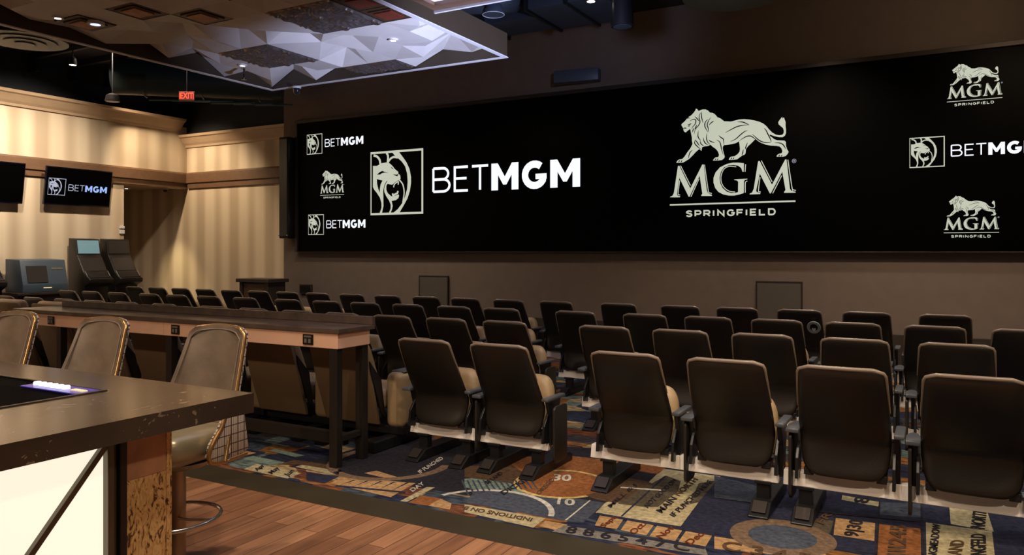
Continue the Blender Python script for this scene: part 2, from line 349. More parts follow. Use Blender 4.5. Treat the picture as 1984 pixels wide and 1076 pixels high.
# trim band and crowns, with stepped profiles
def band_prof(base, z): return [(base, z), (base + .05, z), (base + .05, z + .12), (base + .09, z + .14), (base + .09, z + .36), (base + .07, z + .40), (base, z + .40)]
mb = MB(); mb.prism([(XL + p - XL if 0 else p, q) for p, q in band_prof(XL, 3.37)], 'y', -4, YB, M['band']); struct('trim_1', mb)
mb = MB(); mb.prism([(2 * YB - p if 0 else YB - (p - YB), q) for p, q in band_prof(YB, 3.37)], 'x', XL + .09, XS, M['band']); struct('trim_2', mb)
def crown_prof(h): return [(0, 0), (.05, 0), (.07, .05), (.13, .10), (.24, .22), (.30, .24), (.32, .30), (0, .30)]
mb = MB(); mb.prism([(XL + p, 4.80 + q) for p, q in crown_prof(0)], 'y', -4, 13.0, M['crown']); struct('trim_3', mb)
mb = MB(); mb.prism([(YB - p * .8, 4.42 + q) for p, q in crown_prof(0)], 'x', XL, XS, M['crown']); struct('trim_4', mb)

# ------------------------------------------------------------------ carpet with its printed pattern
mb = MB()
mb.box(-16.9, 6, 4.3, 13.0, -.0199, 0, M['carpet'])
LV = [0]
def layer(): return 0
def nextz(): LV[0] += 1; return .0001 + .00005 * LV[0]
def fpoly(px, m, z):
    z = nextz()
    pts = [on_z(u, v, 0) for u, v in px]
    pts = [(x, max(y, 4.302), z) for x, y in pts]
    a = sum(pts[i][0] * pts[(i + 1) % len(pts)][1] - pts[(i + 1) % len(pts)][0] * pts[i][1] for i in range(len(pts)))
    if a < 0: pts.reverse()
    mb.poly(pts, m)
def Z3(*p): return [(900 + x / 3.307, 780 + y / 3.307) for x, y in p]
def Z4(*p): return [(1384 + x / 3.307, 780 + y / 3.307) for x, y in p]
def Z2(*p): return [(400 + x / 3.307, 780 + y / 3.307) for x, y in p]
def disc(px, r, m, z, r0=0, n=40, a0=0, a1=2 * pi, sy=1):
    cx, cy = on_z(*px, 0); z = nextz()
    for i in range(n):
        a, b = a0 + (a1 - a0) * i / n, a0 + (a1 - a0) * (i + 1) / n
        q = [(cx + r * math.cos(a), max(4.302, cy + sy * r * math.sin(a)), z), (cx + r * math.cos(b), max(4.302, cy + sy * r * math.sin(b)), z)]
        if r0: q += [(cx + r0 * math.cos(b), max(4.302, cy + sy * r0 * math.sin(b)), z), (cx + r0 * math.cos(a), max(4.302, cy + sy * r0 * math.sin(a)), z)]
        else: q += [(cx, cy, z)]
        mb.poly(q, m)
def text_mesh(s, size, bold=0):
    c = D.curves.new('t', 'FONT'); c.body = s; c.size = size; c.offset = bold; c.resolution_u = 3; c.align_x = 'CENTER'; c.align_y = 'CENTER'
    o = D.objects.new('t', c); COL.objects.link(o)
    dg = bpy.context.evaluated_depsgraph_get(); me = D.meshes.new_from_object(o.evaluated_get(dg))
    vs = [v.co[:] for v in me.vertices]; fs = [list(p.vertices) for p in me.polygons]
    D.objects.remove(o); D.curves.remove(c); D.meshes.remove(me); return vs, fs
def ftext(s, px, size, rot, m, z, sx=1, bold=.004):
    vs, fs = text_mesh(s, size, bold); cx, cy = on_z(*px, 0); c, t = math.cos(rot), math.sin(rot)
    mb.add([(cx + c * x * sx - t * y, cy + t * x * sx + c * y, z) for x, y, _ in vs], fs, m)
UP = pi / 2
z = layer()
fpoly([(1200, 870), (1984, 1000), (2060, 1120), (1200, 1010)], INK['navy'], z)
fpoly([(560, 905), (900, 960), (1180, 1000), (1320, 950), (1180, 870), (760, 850)], INK['dark'], z)
z = layer()
fpoly(Z3((840, 708), (1000, 735), (1385, 795), (1500, 640), (1640, 475), (1270, 425), (1130, 560), (900, 645)), INK['cream'], z)
fpoly(Z3((0, 490), (60, 485), (300, 485), (560, 600), (330, 610), (0, 545)), INK['teal'], z)
fpoly(Z3((80, 560), (560, 590), (900, 645), (760, 770), (640, 760), (0, 640)), INK['slate'], z)
fpoly(Z3((420, 380), (700, 400), (900, 420), (860, 500), (480, 500)), INK['slate'], z)
fpoly(Z3((170, 350), (700, 345), (1000, 380), (960, 470), (200, 440)), INK['rust'], z)
fpoly(Z3((1060, 385), (1300, 410), (1240, 460), (1020, 430)), INK['rust'], z)
fpoly(Z3((0, 410), (300, 400), (440, 490), (300, 520), (0, 480)), INK['brown'], z)
fpoly(Z4((620, 740), (770, 760), (740, 840), (560, 800)), INK['olive'], z)
fpoly(Z4((820, 595), (1060, 640), (1050, 668), (815, 625)), INK['cream'], z)
fpoly(Z4((770, 740), (1030, 775), (1025, 890), (765, 850)), INK['tan'], z)
fpoly(Z4((1050, 780), (1320, 810), (1330, 979), (1040, 979)), INK['rust'], z)
fpoly(Z4((1355, 770), (1780, 830), (1800, 1010), (1360, 990)), INK['cream'], z)
fpoly(Z4((1505, 665), (1750, 705), (1790, 830), (1515, 780)), INK['cream'], z)
fpoly(Z4((1060, 640), (1325, 650), (1325, 740), (1055, 720)), INK['slate'], z)
fpoly(Z4((0, 470), (290, 540), (250, 640), (0, 600)), INK['slate'], z)
fpoly(Z4((0, 860), (700, 965), (760, 1010), (0, 940)), INK['tan'], z)
z = layer()
disc(Z3((620, 520))[0], .36, INK['yellow'], z); disc(Z3((1000, 560))[0], .30, INK['brown'], z)
disc(Z4((435, 862))[0], .31, INK['dim'], z, .20); disc(Z4((435, 862))[0], .20, INK['slate'], z)
disc(Z3((120, 700))[0], .48, INK['white'], z, .44, a0=.3, a1=2.8)
fpoly(Z3((1130, 560), (1290, 470), (1385, 505), (1370, 570), (1240, 672), (1160, 672), (980, 650), (1080, 590)), INK['olive'], z)
fpoly(Z3((1500, 520), (1620, 500), (1500, 640), (1440, 655)), INK['olive'], z)
for q in [((870, 722), (1020, 748), (975, 815), (835, 790)), ((1045, 755), (1215, 785), (1165, 855), (1000, 820)), ((1235, 790), (1400, 815), (1350, 890), (1185, 860)), ((1420, 825), (1590, 850), (1545, 925), (1370, 895)), ((520, 760), (660, 785), (620, 830), (480, 795))]:
    fpoly(Z3(*q), INK['tan'], z)
fpoly(Z3((640, 790), (1540, 930), (1560, 985), (560, 830)), INK['grey'], z)
fpoly(Z3((0, 655), (520, 745), (440, 805), (0, 705)), INK['cream'], z)
fpoly(Z2((240, 430), (320, 395), (610, 455), (520, 490)), INK['cream'], z)
fpoly(Z2((230, 360), (300, 345), (500, 385), (420, 405)), INK['teal'], z); fpoly(Z2((400, 310), (440, 300), (630, 342), (570, 352)), INK['teal'], z)
fpoly(Z2((90, 320), (190, 300), (320, 325), (200, 355)), INK['tan'], z)
fpoly(Z2((570, 415), (620, 400), (880, 450), (840, 470)), INK['cream'], z); fpoly(Z2((460, 400), (560, 370), (860, 410), (840, 440), (600, 400)), INK['brown'], z)
fpoly(Z2((640, 450), (850, 475), (760, 520), (640, 500)), INK['navy'], z)
fpoly(Z2((790, 520), (880, 480), (1340, 520), (1180, 610)), INK['tan'], z)
fpoly(Z2((1240, 635), (1410, 545), (1465, 547), (1285, 640)), INK['cream'], z)
fpoly(Z2((1290, 645), (1380, 600), (1520, 620), (1420, 665)), INK['rust'], z)
fpoly(Z2((1010, 455), (1090, 440), (1220, 480), (1180, 495)), INK['tan'], z)
fpoly(Z2((1420, 665), (1500, 620), (1570, 650), (1560, 690)), INK['tan'], z)
disc(Z2((1180, 385))[0], .52, INK['dim'], z, .44, a0=pi * .9, a1=2.1 * pi)
z = layer()
disc(Z3((620, 520))[0], .325, INK['rust'], z)
for i in range(5):
    fpoly(Z2((830 + 85 * i, 545 + 8 * i), (850 + 85 * i, 535 + 8 * i), (960 + 85 * i, 500 + 4 * i), (940 + 85 * i, 500 + 4 * i)), INK['navy'], z)
fpoly(Z2((820, 540), (835, 532), (1280, 575), (1270, 585)), INK['navy'], z)
for i in range(14):
    fpoly(Z3((20 + 34 * i, 600 - 8 * i if i < 6 else 560), (32 + 34 * i, 600 - 8 * i if i < 6 else 560), (-10 + 34 * i, 500), (-22 + 34 * i, 500)), INK['slate'], z)
# dividing lines
for a in [((1000, 733), (1012, 733), (1290, 478), (1280, 474)), ((850, 710), (1600, 845), (1600, 860), (840, 722)), ((790, 800), (1540, 930), (1540, 945), (780, 815)), ((640, 760), (655, 760), (810, 632), (800, 630)), ((1000, 545), (1000, 552), (1260, 570), (1260, 562))]:
    fpoly(Z3(*a), INK['white'] if a[0][0] in (640, 1000) and a[0][1] != 733 else INK['navy'], z)
for a in [((1055, 640), (1065, 640), (1045, 979), (1030, 979)), ((1320, 640), (1330, 640), (1345, 979), (1325, 979)), ((0, 605), (250, 640), (250, 648), (0, 613)), ((600, 690), (1330, 760), (1330, 772), (600, 702)), ((780, 680), (790, 680), (760, 850), (745, 850))]:
    fpoly(Z4(*a), INK['slate'] if a[0][1] == 605 else INK['dark'], z)
z = layer()
def ftab(s_, F, A, B, T, m, bold=.003):
    """text laid on the carpet: A start of baseline, B its end, T the top above A (photo pixels on the floor)"""
    vs, fs = text_mesh(s_, 1.0, bold * 8); xs = [v[0] for v in vs]; ys = [v[1] for v in vs]; x0, x1, y0, y1 = min(xs), max(xs), min(ys), max(ys)
    P = [on_z(*F(q)[0], 0) for q in (A, B, T)]
    V = []; z = nextz()
    for x, y, _ in vs:
        u, v = (x - x0) / (x1 - x0), (y - y0) / (y1 - y0)
        V.append((P[0][0] + (P[1][0] - P[0][0]) * u + (P[2][0] - P[0][0]) * v, P[0][1] + (P[1][1] - P[0][1]) * u + (P[2][1] - P[0][1]) * v, z))
    mb.add(V, fs, m)
for args in [('MAIN', Z3, (1265, 715), (1365, 622), (1225, 695), 'dark'), ('NORTH', Z3, (1378, 605), (1500, 497), (1338, 588), 'brown'), ('NOT GOOD ON', Z3, (1175, 682), (1362, 507), (1147, 662), 'dark'),
             ('IF PUNCHED HERE', Z3, (1345, 740), (1592, 512), (1312, 722), 'dark'), ('MILL & J', Z3, (945, 685), (1112, 540), (915, 665), 'dark'),
             ('Sept.', Z3, (905, 812), (992, 742), (865, 792), 'red'), ('Oct.', Z3, (1090, 852), (1168, 786), (1050, 832), 'red'), ('Nov.', Z3, (1265, 882), (1358, 802), (1225, 862), 'red'), ('Dec.', Z3, (1450, 922), (1548, 845), (1410, 897), 'red'),
             ('10', Z3, (590, 658), (705, 668), (600, 615), 'white'), ('30', Z3, (560, 505), (680, 510), (572, 462), 'white'), ('INDITIONS ON B', Z3, (440, 745), (5, 668), (425, 768), 'brown'),
             ('8 8 6 5 4 7 C', Z3, (640, 838), (1440, 962), (665, 795), 'dark'), ('C 3 4 5', Z4, (40, 948), (620, 1040), (60, 890), 'brown'),
             ('8', Z4, (985, 652), (1005, 612), (885, 642), 'dark'), ('9|30', Z4, (950, 872), (985, 768), (825, 855), 'dark'), ('III245', Z4, (1225, 990), (1235, 792), (1105, 985), 'brown'),
             ('NGMEADOW', Z4, (1425, 1000), (1452, 785), (1365, 995), 'dark'), ('AND', Z4, (1582, 985), (1605, 890), (1490, 980), 'brown'), ('NGFELD', Z4, (1745, 985), (1740, 850), (1640, 980), 'dark'), ('NORTH', Z4, (1735, 818), (1748, 697), (1640, 802), 'dark'),
             ('DAY', Z2, (1322, 578), (1402, 527), (1300, 562), 'white'), ('IF PUNCHED', Z2, (1372, 462), (1520, 365), (1352, 445), 'white'), ('DICKIN', Z3, (252, 597), (432, 495), (226, 577), 'dark'), ('SE LAND', Z3, (150, 530), (250, 460), (126, 515), 'dark'),
             ('Apr', Z2, (335, 450), (385, 412), (300, 435), 'dark'), ('May', Z2, (430, 468), (480, 430), (392, 452), 'dark'), ('Jun', Z2, (530, 485), (575, 448), (492, 468), 'dark'), ('M', Z2, (840, 468), (880, 440), (810, 455), 'dark'),
             ('OREGO', Z3, (480, 600), (580, 500), (455, 585), 'brown'), ('FR', Z4, (700, 790), (760, 720), (650, 770), 'brown')]:
    ftab(args[0], args[1], args[2], args[3], args[4], INK[args[5]])
carpet = mb.build('patterned_carpet')
tag(carpet, 'patchwork carpet printed with numbers, months and words under the seat rows', 'carpet')
mb = MB(); mb.box(-16.9, 6, 4.0, 4.3, -.0199, .003, M['border'], .002); tag(mb.build('border_strip', carpet), 'plain dark olive edging strip')

# ------------------------------------------------------------------ video wall
YD = 12.93
vw = thing('video_wall', 'very wide black video wall showing lion logos and white lettering', 'screen', (-5.9, YS, 1.75))
vw_loc = Vector(vw.location)
def vbuild(mbx, name, **k):
    o = mbx.build(name, vw); o.matrix_parent_inverse = Matrix.Translation(-vw_loc); return o
X0, X1, SZ0, SZ1 = -12.74, 3.6, 1.75, 4.655
mb = MB(); mb.box(X0, X1, YD, YS - .002, SZ0, SZ1, M['display']); vbuild(mb, 'display')
mb = MB(); fw = .07
for b in ((X0 - fw, X1 + fw, SZ1, SZ1 + fw), (X0 - fw, X1 + fw, SZ0 - .012, SZ0), (X0 - fw, X0, SZ0, SZ1), (X1, X1 + fw, SZ0, SZ1)):
    mb.box(b[0], b[1], YD - .05, YS - .002, b[2], b[3], M['frame'], .004)
vbuild(mb, 'frame')
YE = YD - .004

def stroke(mbx, pts, w, m, F, taper=False):
    """flat ribbon in the logo plane; F maps (x,z) to a 3-D point"""
    n = len(pts)
    L = []; R = []
    for i in range(n):
        a = pts[max(i - 1, 0)]; b = pts[min(i + 1, n - 1)]; dx, dy = b[0] - a[0], b[1] - a[1]; l = math.hypot(dx, dy) or 1
        ww = w / 2
        if taper: t = i / (n - 1); ww *= .25 + .75 * math.sin(pi * min(max(t, .0), 1)) if 0 < i < n - 1 else .2
        # miter
        if 0 < i < n - 1:
            d1 = Vector((pts[i][0] - a[0], pts[i][1] - a[1])).normalized(); d2 = Vector((b[0] - pts[i][0], b[1] - pts[i][1])).normalized()
            cs = max(.45, math.cos(d1.angle(d2, 0) / 2)); ww /= cs
            dd = (d1 + d2); dx, dy = dd.x, dd.y; l = math.hypot(dx, dy) or 1
        nx, ny = -dy / l * ww, dx / l * ww
        L.append((pts[i][0] + nx, pts[i][1] + ny)); R.append((pts[i][0] - nx, pts[i][1] - ny))
    V = [F(*p) for p in L] + [F(*p) for p in R]
    mbx.add(V, [[i, i + 1, n + i + 1, n + i] for i in range(n - 1)], m)
def smooth_path(pts, k=3):
    out = []
    for i in range(len(pts) - 1):
        p0 = pts[max(i - 1, 0)]; p1 = pts[i]; p2 = pts[i + 1]; p3 = pts[min(i + 2, len(pts) - 1)]
        for j in range(k):
            t = j / k
            out.append(tuple(.5 * ((2 * b) + (-a + c) * t + (2 * a - 5 * b + 4 * c - d) * t * t + (-a + 3 * b - 3 * c + d) * t ** 3) for a, b, c, d in zip(p0, p1, p2, p3)))
    out.append(pts[-1]); return out
# -- logo artwork in a local frame: traced outlines turned into metres on the wall
def wallpx(ox, oy, sc, cx, cz):
    def g(x, y):
        X, Zz = on_y(ox + x / sc, oy + y / sc, YE); return (X - cx, Zz - cz)
    return g
LION = [(165,350),(175,330),(210,300),(240,270),(255,245),(275,225),(310,205),(345,175),(365,150),(385,125),(400,88),(420,95),(440,120),(445,128),(470,112),(510,100),(555,100),(595,120),(625,152),(665,155),(700,175),(725,200),(742,225),(780,238),(820,265),(850,290),(900,292),(960,295),(1020,280),(1090,262),(1170,256),(1250,262),(1340,278),(1420,300),(1480,328),(1530,370),(1570,420),(1620,470),(1680,505),(1740,515),(1785,505),(1805,480),(1808,440),(1795,400),(1760,370),(1725,340),(1718,305),(1740,270),(1765,240),(1780,218),(1790,250),(1808,225),(1822,265),(1835,300),(1835,360),(1842,420),(1842,480),(1825,520),(1790,545),(1730,545),(1660,530),(1600,508),(1588,500),(1610,540),(1650,575),(1700,595),(1760,598),(1815,600),(1840,620),(1842,680),(1860,740),(1885,780),(1870,810),(1840,845),(1800,857),(1690,857),(1700,830),(1730,812),(1775,800),(1785,770),(1770,725),(1740,695),(1690,685),(1600,680),(1520,665),(1440,635),(1390,605),(1350,578),(1338,590),(1290,640),(1240,685),(1215,715),(1200,740),(1195,800),(1180,825),(1140,840),(1100,870),(1060,900),(1000,908),(925,908),(935,880),(960,858),(1020,850),(1070,815),(1100,775),(1105,730),(1098,670),(1090,612),(1040,640),(980,655),(900,668),(850,672),(830,700),(830,740),(845,800),(862,860),(850,885),(815,912),(760,918),(672,920),(685,895),(710,872),(760,862),(770,830),(755,780),(720,735),(670,700),(630,665),(600,685),(540,692),(500,705),(487,765),(455,735),(430,755),(400,780),(350,835),(290,895),(240,925),(200,950),(160,955),(85,955),(100,925),(130,903),(180,895),(215,860),(260,790),(310,725),(345,655),(335,600),(335,550),(325,500),(315,450),(308,410),(270,440),(235,470),(210,455),(200,430),(195,400),(180,375)]
LION_L = [[(870,475),(950,430),(1050,380),(1150,355),(1250,350)],[(1060,298),(1140,302),(1200,322),(1255,350)],[(950,615),(1030,580),(1110,510),(1180,455),(1230,438)],[(1090,605),(1160,560),(1220,530),(1280,528),(1330,560),(1400,615)],[(1300,495),(1360,550),(1420,600),(1500,630),(1600,632)],[(1600,630),(1600,590),(1560,510),(1520,430),(1490,400)],[(1580,505),(1610,540)],[(1660,635),(1740,638),(1790,660),(1820,700),(1840,740)],[(765,515),(800,550),(840,580),(848,670)],[(730,590),(780,620),(800,680),(810,740),(840,830)],[(605,590),(640,615),(700,635)],[(575,480),(570,560),(585,620),(630,665)],[(640,225),(600,290),(580,350),(600,410),(595,465)],[(595,465),(560,410),(540,350),(560,290),(600,260)],[(690,285),(650,310),(605,355)],[(500,140),(460,180),(450,240),(465,300),(440,360),(390,420),(370,500)],[(495,150),(490,220),(515,320)],[(385,215),(420,250),(450,290)],[(300,290),(340,265),(385,260),(400,290),(385,340),(345,385),(335,420)],[(440,440),(432,520),(450,570),(480,600)],[(390,590),(420,630),(460,690)],[(395,580),(378,640),(430,700),(480,740)],[(345,750),(300,800),(280,890)],[(1228,630),(1200,700),(1190,740)],[(1160,740),(1150,800),(1140,835)],[(255,248),(278,236),(302,242)],[(195,405),(225,398),(252,405)],[(520,550),(530,610),(560,650),(600,665)],[(470,600),(480,650),(530,690)],[(120,950),(145,912)],[(160,950),(182,912)],[(705,915),(725,885)],[(740,915),(758,885)],[(955,905),(980,870)],[(990,905),(1012,872)],[(1725,855),(1745,825)],[(1765,855),(1782,828)],[(380,420),(400,380),(415,350)],[(340,470),(355,430),(365,400)],[(265,350),(300,340),(330,325)],[(270,368),(310,362)]]
SER_M = [(65,668),(70,655),(100,645),(120,600),(150,400),(180,205),(200,200),(362,535),(540,182),(560,182),(605,560),(625,610),(680,632),(682,648),(525,648),(528,632),(540,615),(500,350),(350,660),(338,660),(200,380),(165,620),(175,645),(212,652),(208,668)]
SER_G = [(1155,165),(1080,155),(990,155),(900,175),(800,225),(735,300),(705,380),(705,450),(730,530),(780,590),(850,625),(930,642),(1010,642),(1090,625),(1152,605),(1155,440),(1165,412),(1205,403),(1205,392),(1010,402),(1015,412),(1055,420),(1070,440),(1068,590),(1030,603),(970,605),(900,585),(840,530),(805,460),(795,380),(815,290),(860,225),(930,195),(1000,190),(1070,200),(1115,235),(1135,290),(1150,290)]
SER_M2 = [(1238,625),(1245,610),(1275,598),(1300,540),(1365,135),(1388,130),(1570,480),(1765,108),(1785,108),(1835,540),(1855,570),(1920,588),(1918,600),(1748,602),(1750,585),(1770,560),(1722,290),(1552,610),(1538,610),(1390,320),(1335,570),(1345,590),(1398,605),(1396,620)]
SER_L = [[(218,200),(292,348),(365,495)],[(490,395),(372,660)],[(205,420),(182,610),(190,630),(212,634)],[(572,185),(628,570),(645,600),(680,612)],[(1040,218),(960,210),(890,225),(840,280),(815,370),(825,460),(870,530),(940,578),(1025,590)],[(1180,178),(1172,290)],[(1205,428),(1183,438),(1175,470),(1175,600)],[(1412,125),(1572,440)],[(1715,345),(1580,610)],[(1393,370),(1370,560),(1378,585),(1402,588)],[(1805,112),(1865,520),(1882,555),(1922,566)]]
# strokes of letters on a unit box (x right, y up)
def arc(cx, cy, rx, ry, a0, a1, n=10): return [(cx + rx * math.cos(math.radians(a0 + (a1 - a0) * i / n)), cy + ry * math.sin(math.radians(a0 + (a1 - a0) * i / n))) for i in range(n + 1)]
GLY = {
 'B': [[(0, 0), (0, 1)], [(0, 1), (.55, 1)] + arc(.6, .76, .32, .24, 80, -80) + [(0, .52)], [(0, .52), (.55, .52)] + arc(.62, .26, .38, .26, 85, -85) + [(0, 0)]],
 'E': [[(1, 0), (0, 0), (0, 1), (1, 1)], [(0, .52), (.9, .52)]], 'T': [[(0, 1), (1, 1)], [(.5, 1), (.5, 0)]],
 'S': [[(.95, .80)] + arc(.5, .75, .45, .25, 30, 190, 8) + [(.5, .52)] + arc(.5, .26, .47, .26, 75, -170, 10)],
 'P': [[(0, 0), (0, 1), (.6, 1)] + arc(.62, .7, .38, .3, 80, -80) + [(0, .4)]], 'R': [[(0, 0), (0, 1), (.6, 1)] + arc(.62, .72, .38, .28, 80, -80) + [(0, .44)], [(.55, .44), (1, 0)]],
 'I': [[(.5, 0), (.5, 1)]], 'N': [[(0, 0), (0, 1), (1, 0), (1, 1)]], 'G': [arc(.52, .5, .5, .5, 42, 345, 16) + [(1.0, .48), (.58, .48)]], 'F': [[(0, 0), (0, 1), (1, 1)], [(0, .5), (.88, .5)]],
 'L': [[(0, 1), (0, 0), (1, 0)]], 'D': [[(0, 0), (0, 1), (.5, 1)] + arc(.55, .5, .45, .5, 85, -85) + [(0, 0)]]}
def glyph(mbx, ch, x0, x1, z0, z1, w, m, F):
    h = w / 2
    for p in GLY[ch]: stroke(mbx, [(x0 + h + (x1 - x0 - w) * a, z0 + h + (z1 - z0 - w) * b) for a, b in p], w, m, F)
def heavyM(mbx, x0, x1, z0, z1, m, F):
    P = [(0, 0), (0, 1), (.24, 1), (.5, .5), (.76, 1), (1, 1), (1, 0), (.75, 0), (.75, .56), (.56, .2), (.44, .2), (.25, .56), (.25, 0)]
    mbx.poly([F(x0 + a * (x1 - x0), z0 + b * (z1 - z0)) for a, b in P], m)
def heavyG(mbx, x0, x1, z0, z1, m, F):
    w = .25 * (z1 - z0); P = arc(.53, .5, .5, .5, 50, 328, 18) + [(.98, .42)]; stroke(mbx, [(x0 + (x1 - x0) * a, z0 + (z1 - z0) * .44) for a in (.56, .99)], .19 * (z1 - z0), m, F)
    stroke(mbx, [(x0 + w / 2 + (x1 - x0 - w) * a, z0 + w / 2 + (z1 - z0 - w) * b) for a, b in P], w, m, F)

def mgm_logo(F2, s, part, inv=None, mc=None):
    """walking lion above serif letters. F2(x,z,layer) -> 3-D. x,z are metres in the large version"""
    c0x, c0z = -3.05, 3.3
    g = wallpx(1300, 200, 8.267, c0x, c0z); g2 = wallpx(1290, 295, 7.631, c0x, c0z); mc = mc or M['cream_e']
    e = MB(); e.poly([F2(*g(*p), 0) for p in LION], mc)
    for l in LION_L: stroke(e, smooth_path([g(*p) for p in l]), .017, M['cut'], lambda x, zz: F2(x, zz, 1), taper=True)
    part('walking_lion_emblem', e)
    t = MB()
    for pl in (SER_M, SER_G, SER_M2): t.poly([F2(*g2(*p), 0) for p in pl], mc)
    for l in SER_L: stroke(t, smooth_path([g2(*p) for p in l], 2), .013, mc, lambda x, zz: F2(x, zz, 0))
    a = g2(60, 782); b = g2(1917, 722); zz = (a[1] + b[1]) / 2
    t.poly([F2(a[0], zz - .013, 0), F2(b[0], zz - .013, 0), F2(b[0], zz + .013, 0), F2(a[0], zz + .013, 0)], mc)
    rc = g2(1897, 130); stroke(t, [(rc[0] + .03 * math.cos(q * pi / 8), rc[1] + .03 * math.sin(q * pi / 8)) for q in range(17)], .006, M['grey_e'], lambda x, z_: F2(x, z_, 0))
    glyph(t, 'R', rc[0] - .012, rc[0] + .012, rc[1] - .016, rc[1] + .016, .005, M['grey_e'], lambda x, z_: F2(x, z_, 0))
    z0 = g2(300, 962)[1]; z1 = g2(300, 862)[1]
    for ch, xa, xb in zip('SPRINGFIELD', (295, 425, 555, 695, 760, 900, 1045, 1180, 1242, 1375, 1510), (395, 527, 660, 718, 868, 1020, 1150, 1205, 1345, 1478, 1625)):
        glyph(t, ch, g2(xa, 900)[0], g2(xb, 900)[0], z0, z1, .026, mc, lambda x, z_: F2(x, z_, 0))
    part('lettering', t)

def bet_logo(F2, part, mc=None, ml=None, mh=None):
    c0x, c0z = -9.96, 3.2; g = wallpx(716, 282, 7.69, c0x, c0z); mc = mc or M['cream_e']; ml = ml or M['white_e']; mh = mh or M['white_e']
    F = lambda x, zz: F2(x, zz, 0); FD = lambda x, zz: F2(x, zz, 1); e = MB()
    P = lambda *a: [g(*p) for p in a]
    x0, z0 = -.69, -.67; x1, z1 = .69, .68
    bw = .045
    for q in ((x0, x1, z1 - bw, z1), (x0, x1, z0, z0 + bw), (x0, x0 + bw * .6, z0 + bw, z1 - bw), (x1 - bw, x1, z0 + bw, z1 - bw)):
        e.poly([F(q[0], q[2]), F(q[1], q[2]), F(q[1], q[3]), F(q[0], q[3])], mc)
    e.poly([F(*p) for p in P((330,95),(435,92),(490,165),(550,250),(595,350),(618,470),(618,560),(600,680),(565,790),(510,890),(440,1010),(340,1015),(420,950),(480,870),(530,760),(560,650),(568,540),(560,420),(530,310),(480,240),(430,195),(385,160))], mc)
    for l, ww in ((((60,150),(110,165),(150,215),(162,290)), .05), (((248,100),(275,160),(270,250)), .05), (((272,255),(310,200),(360,172),(420,180)), .045), (((445,515),(490,570),(510,640),(515,720),(495,850)), .03), (((360,625),(365,590),(390,560),(428,540),(426,585)), .026), (((345,715),(350,745),(385,725),(415,710),(422,678)), .04)):
        stroke(e, smooth_path(P(*l)), ww, mc, F)
    e.poly([F(*p) for p in P((50,305),(110,305),(180,265),(270,250),(310,275),(350,315),(375,350),(405,375),(430,395),(425,420),(440,430),(458,450),(462,495),(440,520),(410,530),(380,550),(340,585),(300,580),(265,570),(230,530),(160,515),(108,500),(50,500))], mc)
    e.poly([F(*p) for p in P((50,480),(108,480),(112,570),(130,650),(150,705),(155,640),(165,580),(205,500),(262,530),(225,590),(208,680),(205,780),(207,900),(185,1010),(150,1010),(178,930),(178,860),(155,780),(110,710),(70,660),(50,620))], mc)
    e.poly([F(*p) for p in P((255,520),(275,560),(250,600),(250,660),(270,710),(320,755),(345,760),(380,750),(430,730),(440,745),(430,785),(390,815),(340,825),(330,830),(345,900),(335,950),(310,1015),(285,1015),(315,940),(315,880),(290,820),(250,760),(222,700),(218,640),(230,575))], mc)
    for l in (((110,435),(150,400),(190,378),(230,395),(285,412),(230,405),(190,412),(155,436)), ((315,318),(345,335),(358,352),(335,345)), ((345,432),(400,435),(432,428),(415,460))): e.poly([FD(*g(*p)) for p in l], M['cut'])
    stroke(e, smooth_path(P((262,530),(228,590),(210,680),(212,780))), .016, M['cut'], FD)
    part('lion_face_emblem', e)
    t = MB()
    X = lambda px: on_y(px, 350, YE)[0] - c0x
    z0, z1 = 2.945 - c0z, 3.468 - c0z
    for ch, a, b in (('B', 837.6, 873), ('E', 879, 908.7), ('T', 912.3, 948)): glyph(t, ch, X(a), X(b), z0, z1, .052, ml, F)
    heavyM(t, X(952), X(1004.5), z0, z1, mh, F); heavyG(t, X(1010), X(1059.5), z0 - .01, z1 + .01, mh, F); heavyM(t, X(1066), X(1124), z0, z1, mh, F)
    part('lettering', t)

def place(cx, cz, s):
    return lambda x, zz, k: (cx + x * s, YE - .002 * k, cz + zz * s)
vp = lambda n, m_: vbuild(m_, n)
mgm_logo(place(-3.05, 3.3, 1), 1, vp)
bet_logo(place(-9.96, 3.2, 1), vp)
# small repeats; scale from their underline / frame widths
for (xa, xb, zl) in ((.09, .78, 3.945), (.05, .74, 2.03), (-12.09, -11.39, 3.01)):
    s = (xb - xa) / 2.07; mgm_logo(place((xa + xb) / 2, zl - (2.57 - 3.3) * s, s), s, vp)
for (xa, xb, za, zb) in ((-12.48, -12.02, 3.93, 4.395), (-12.44, -11.975, 2.13, 2.58), (-.39, .07, 2.99, 3.455)):
    s = (xb - xa) / 1.38; bet_logo(place((xa + xb) / 2, (za + zb) / 2, s), vp)

# ------------------------------------------------------------------ wall-side items near the screen
mb = MB(); sp = thing('column_speaker', 'tall slim black loudspeaker column left of the video wall', 'speaker', (-12.975, 12.86, 2.05))
mb.box(-.14, .14, -.16, .10, 0, 2.3, M['kiosk'], .02); mb.build('cabinet', sp, smooth=40)
mb = MB(); mb.box(-.12, .12, -.172, -.158, .05, 2.25, M['blackplastic'], .004); mb.build('grille', sp)
mb = MB(); [mb.lathe([(0, 0), (.012, 0), (.012, .01), (0, .01)], M['chrome'], 8, T=Matrix.Translation((x, -.17, .07)) @ Matrix.Rotation(pi / 2, 4, 'X')) for x in (-.13, .13)]; mb.build('bolt', sp)
mb = MB(); mb.box(-.05, .05, .10, .139, 1.0, 1.3, M['blackplastic']); mb.build('wall_bracket', sp)
sp = thing('box_speaker', 'small blue-black box speaker on the wall above the video wall', 'speaker', (-5.76, 12.8, 4.83), math.radians(8))
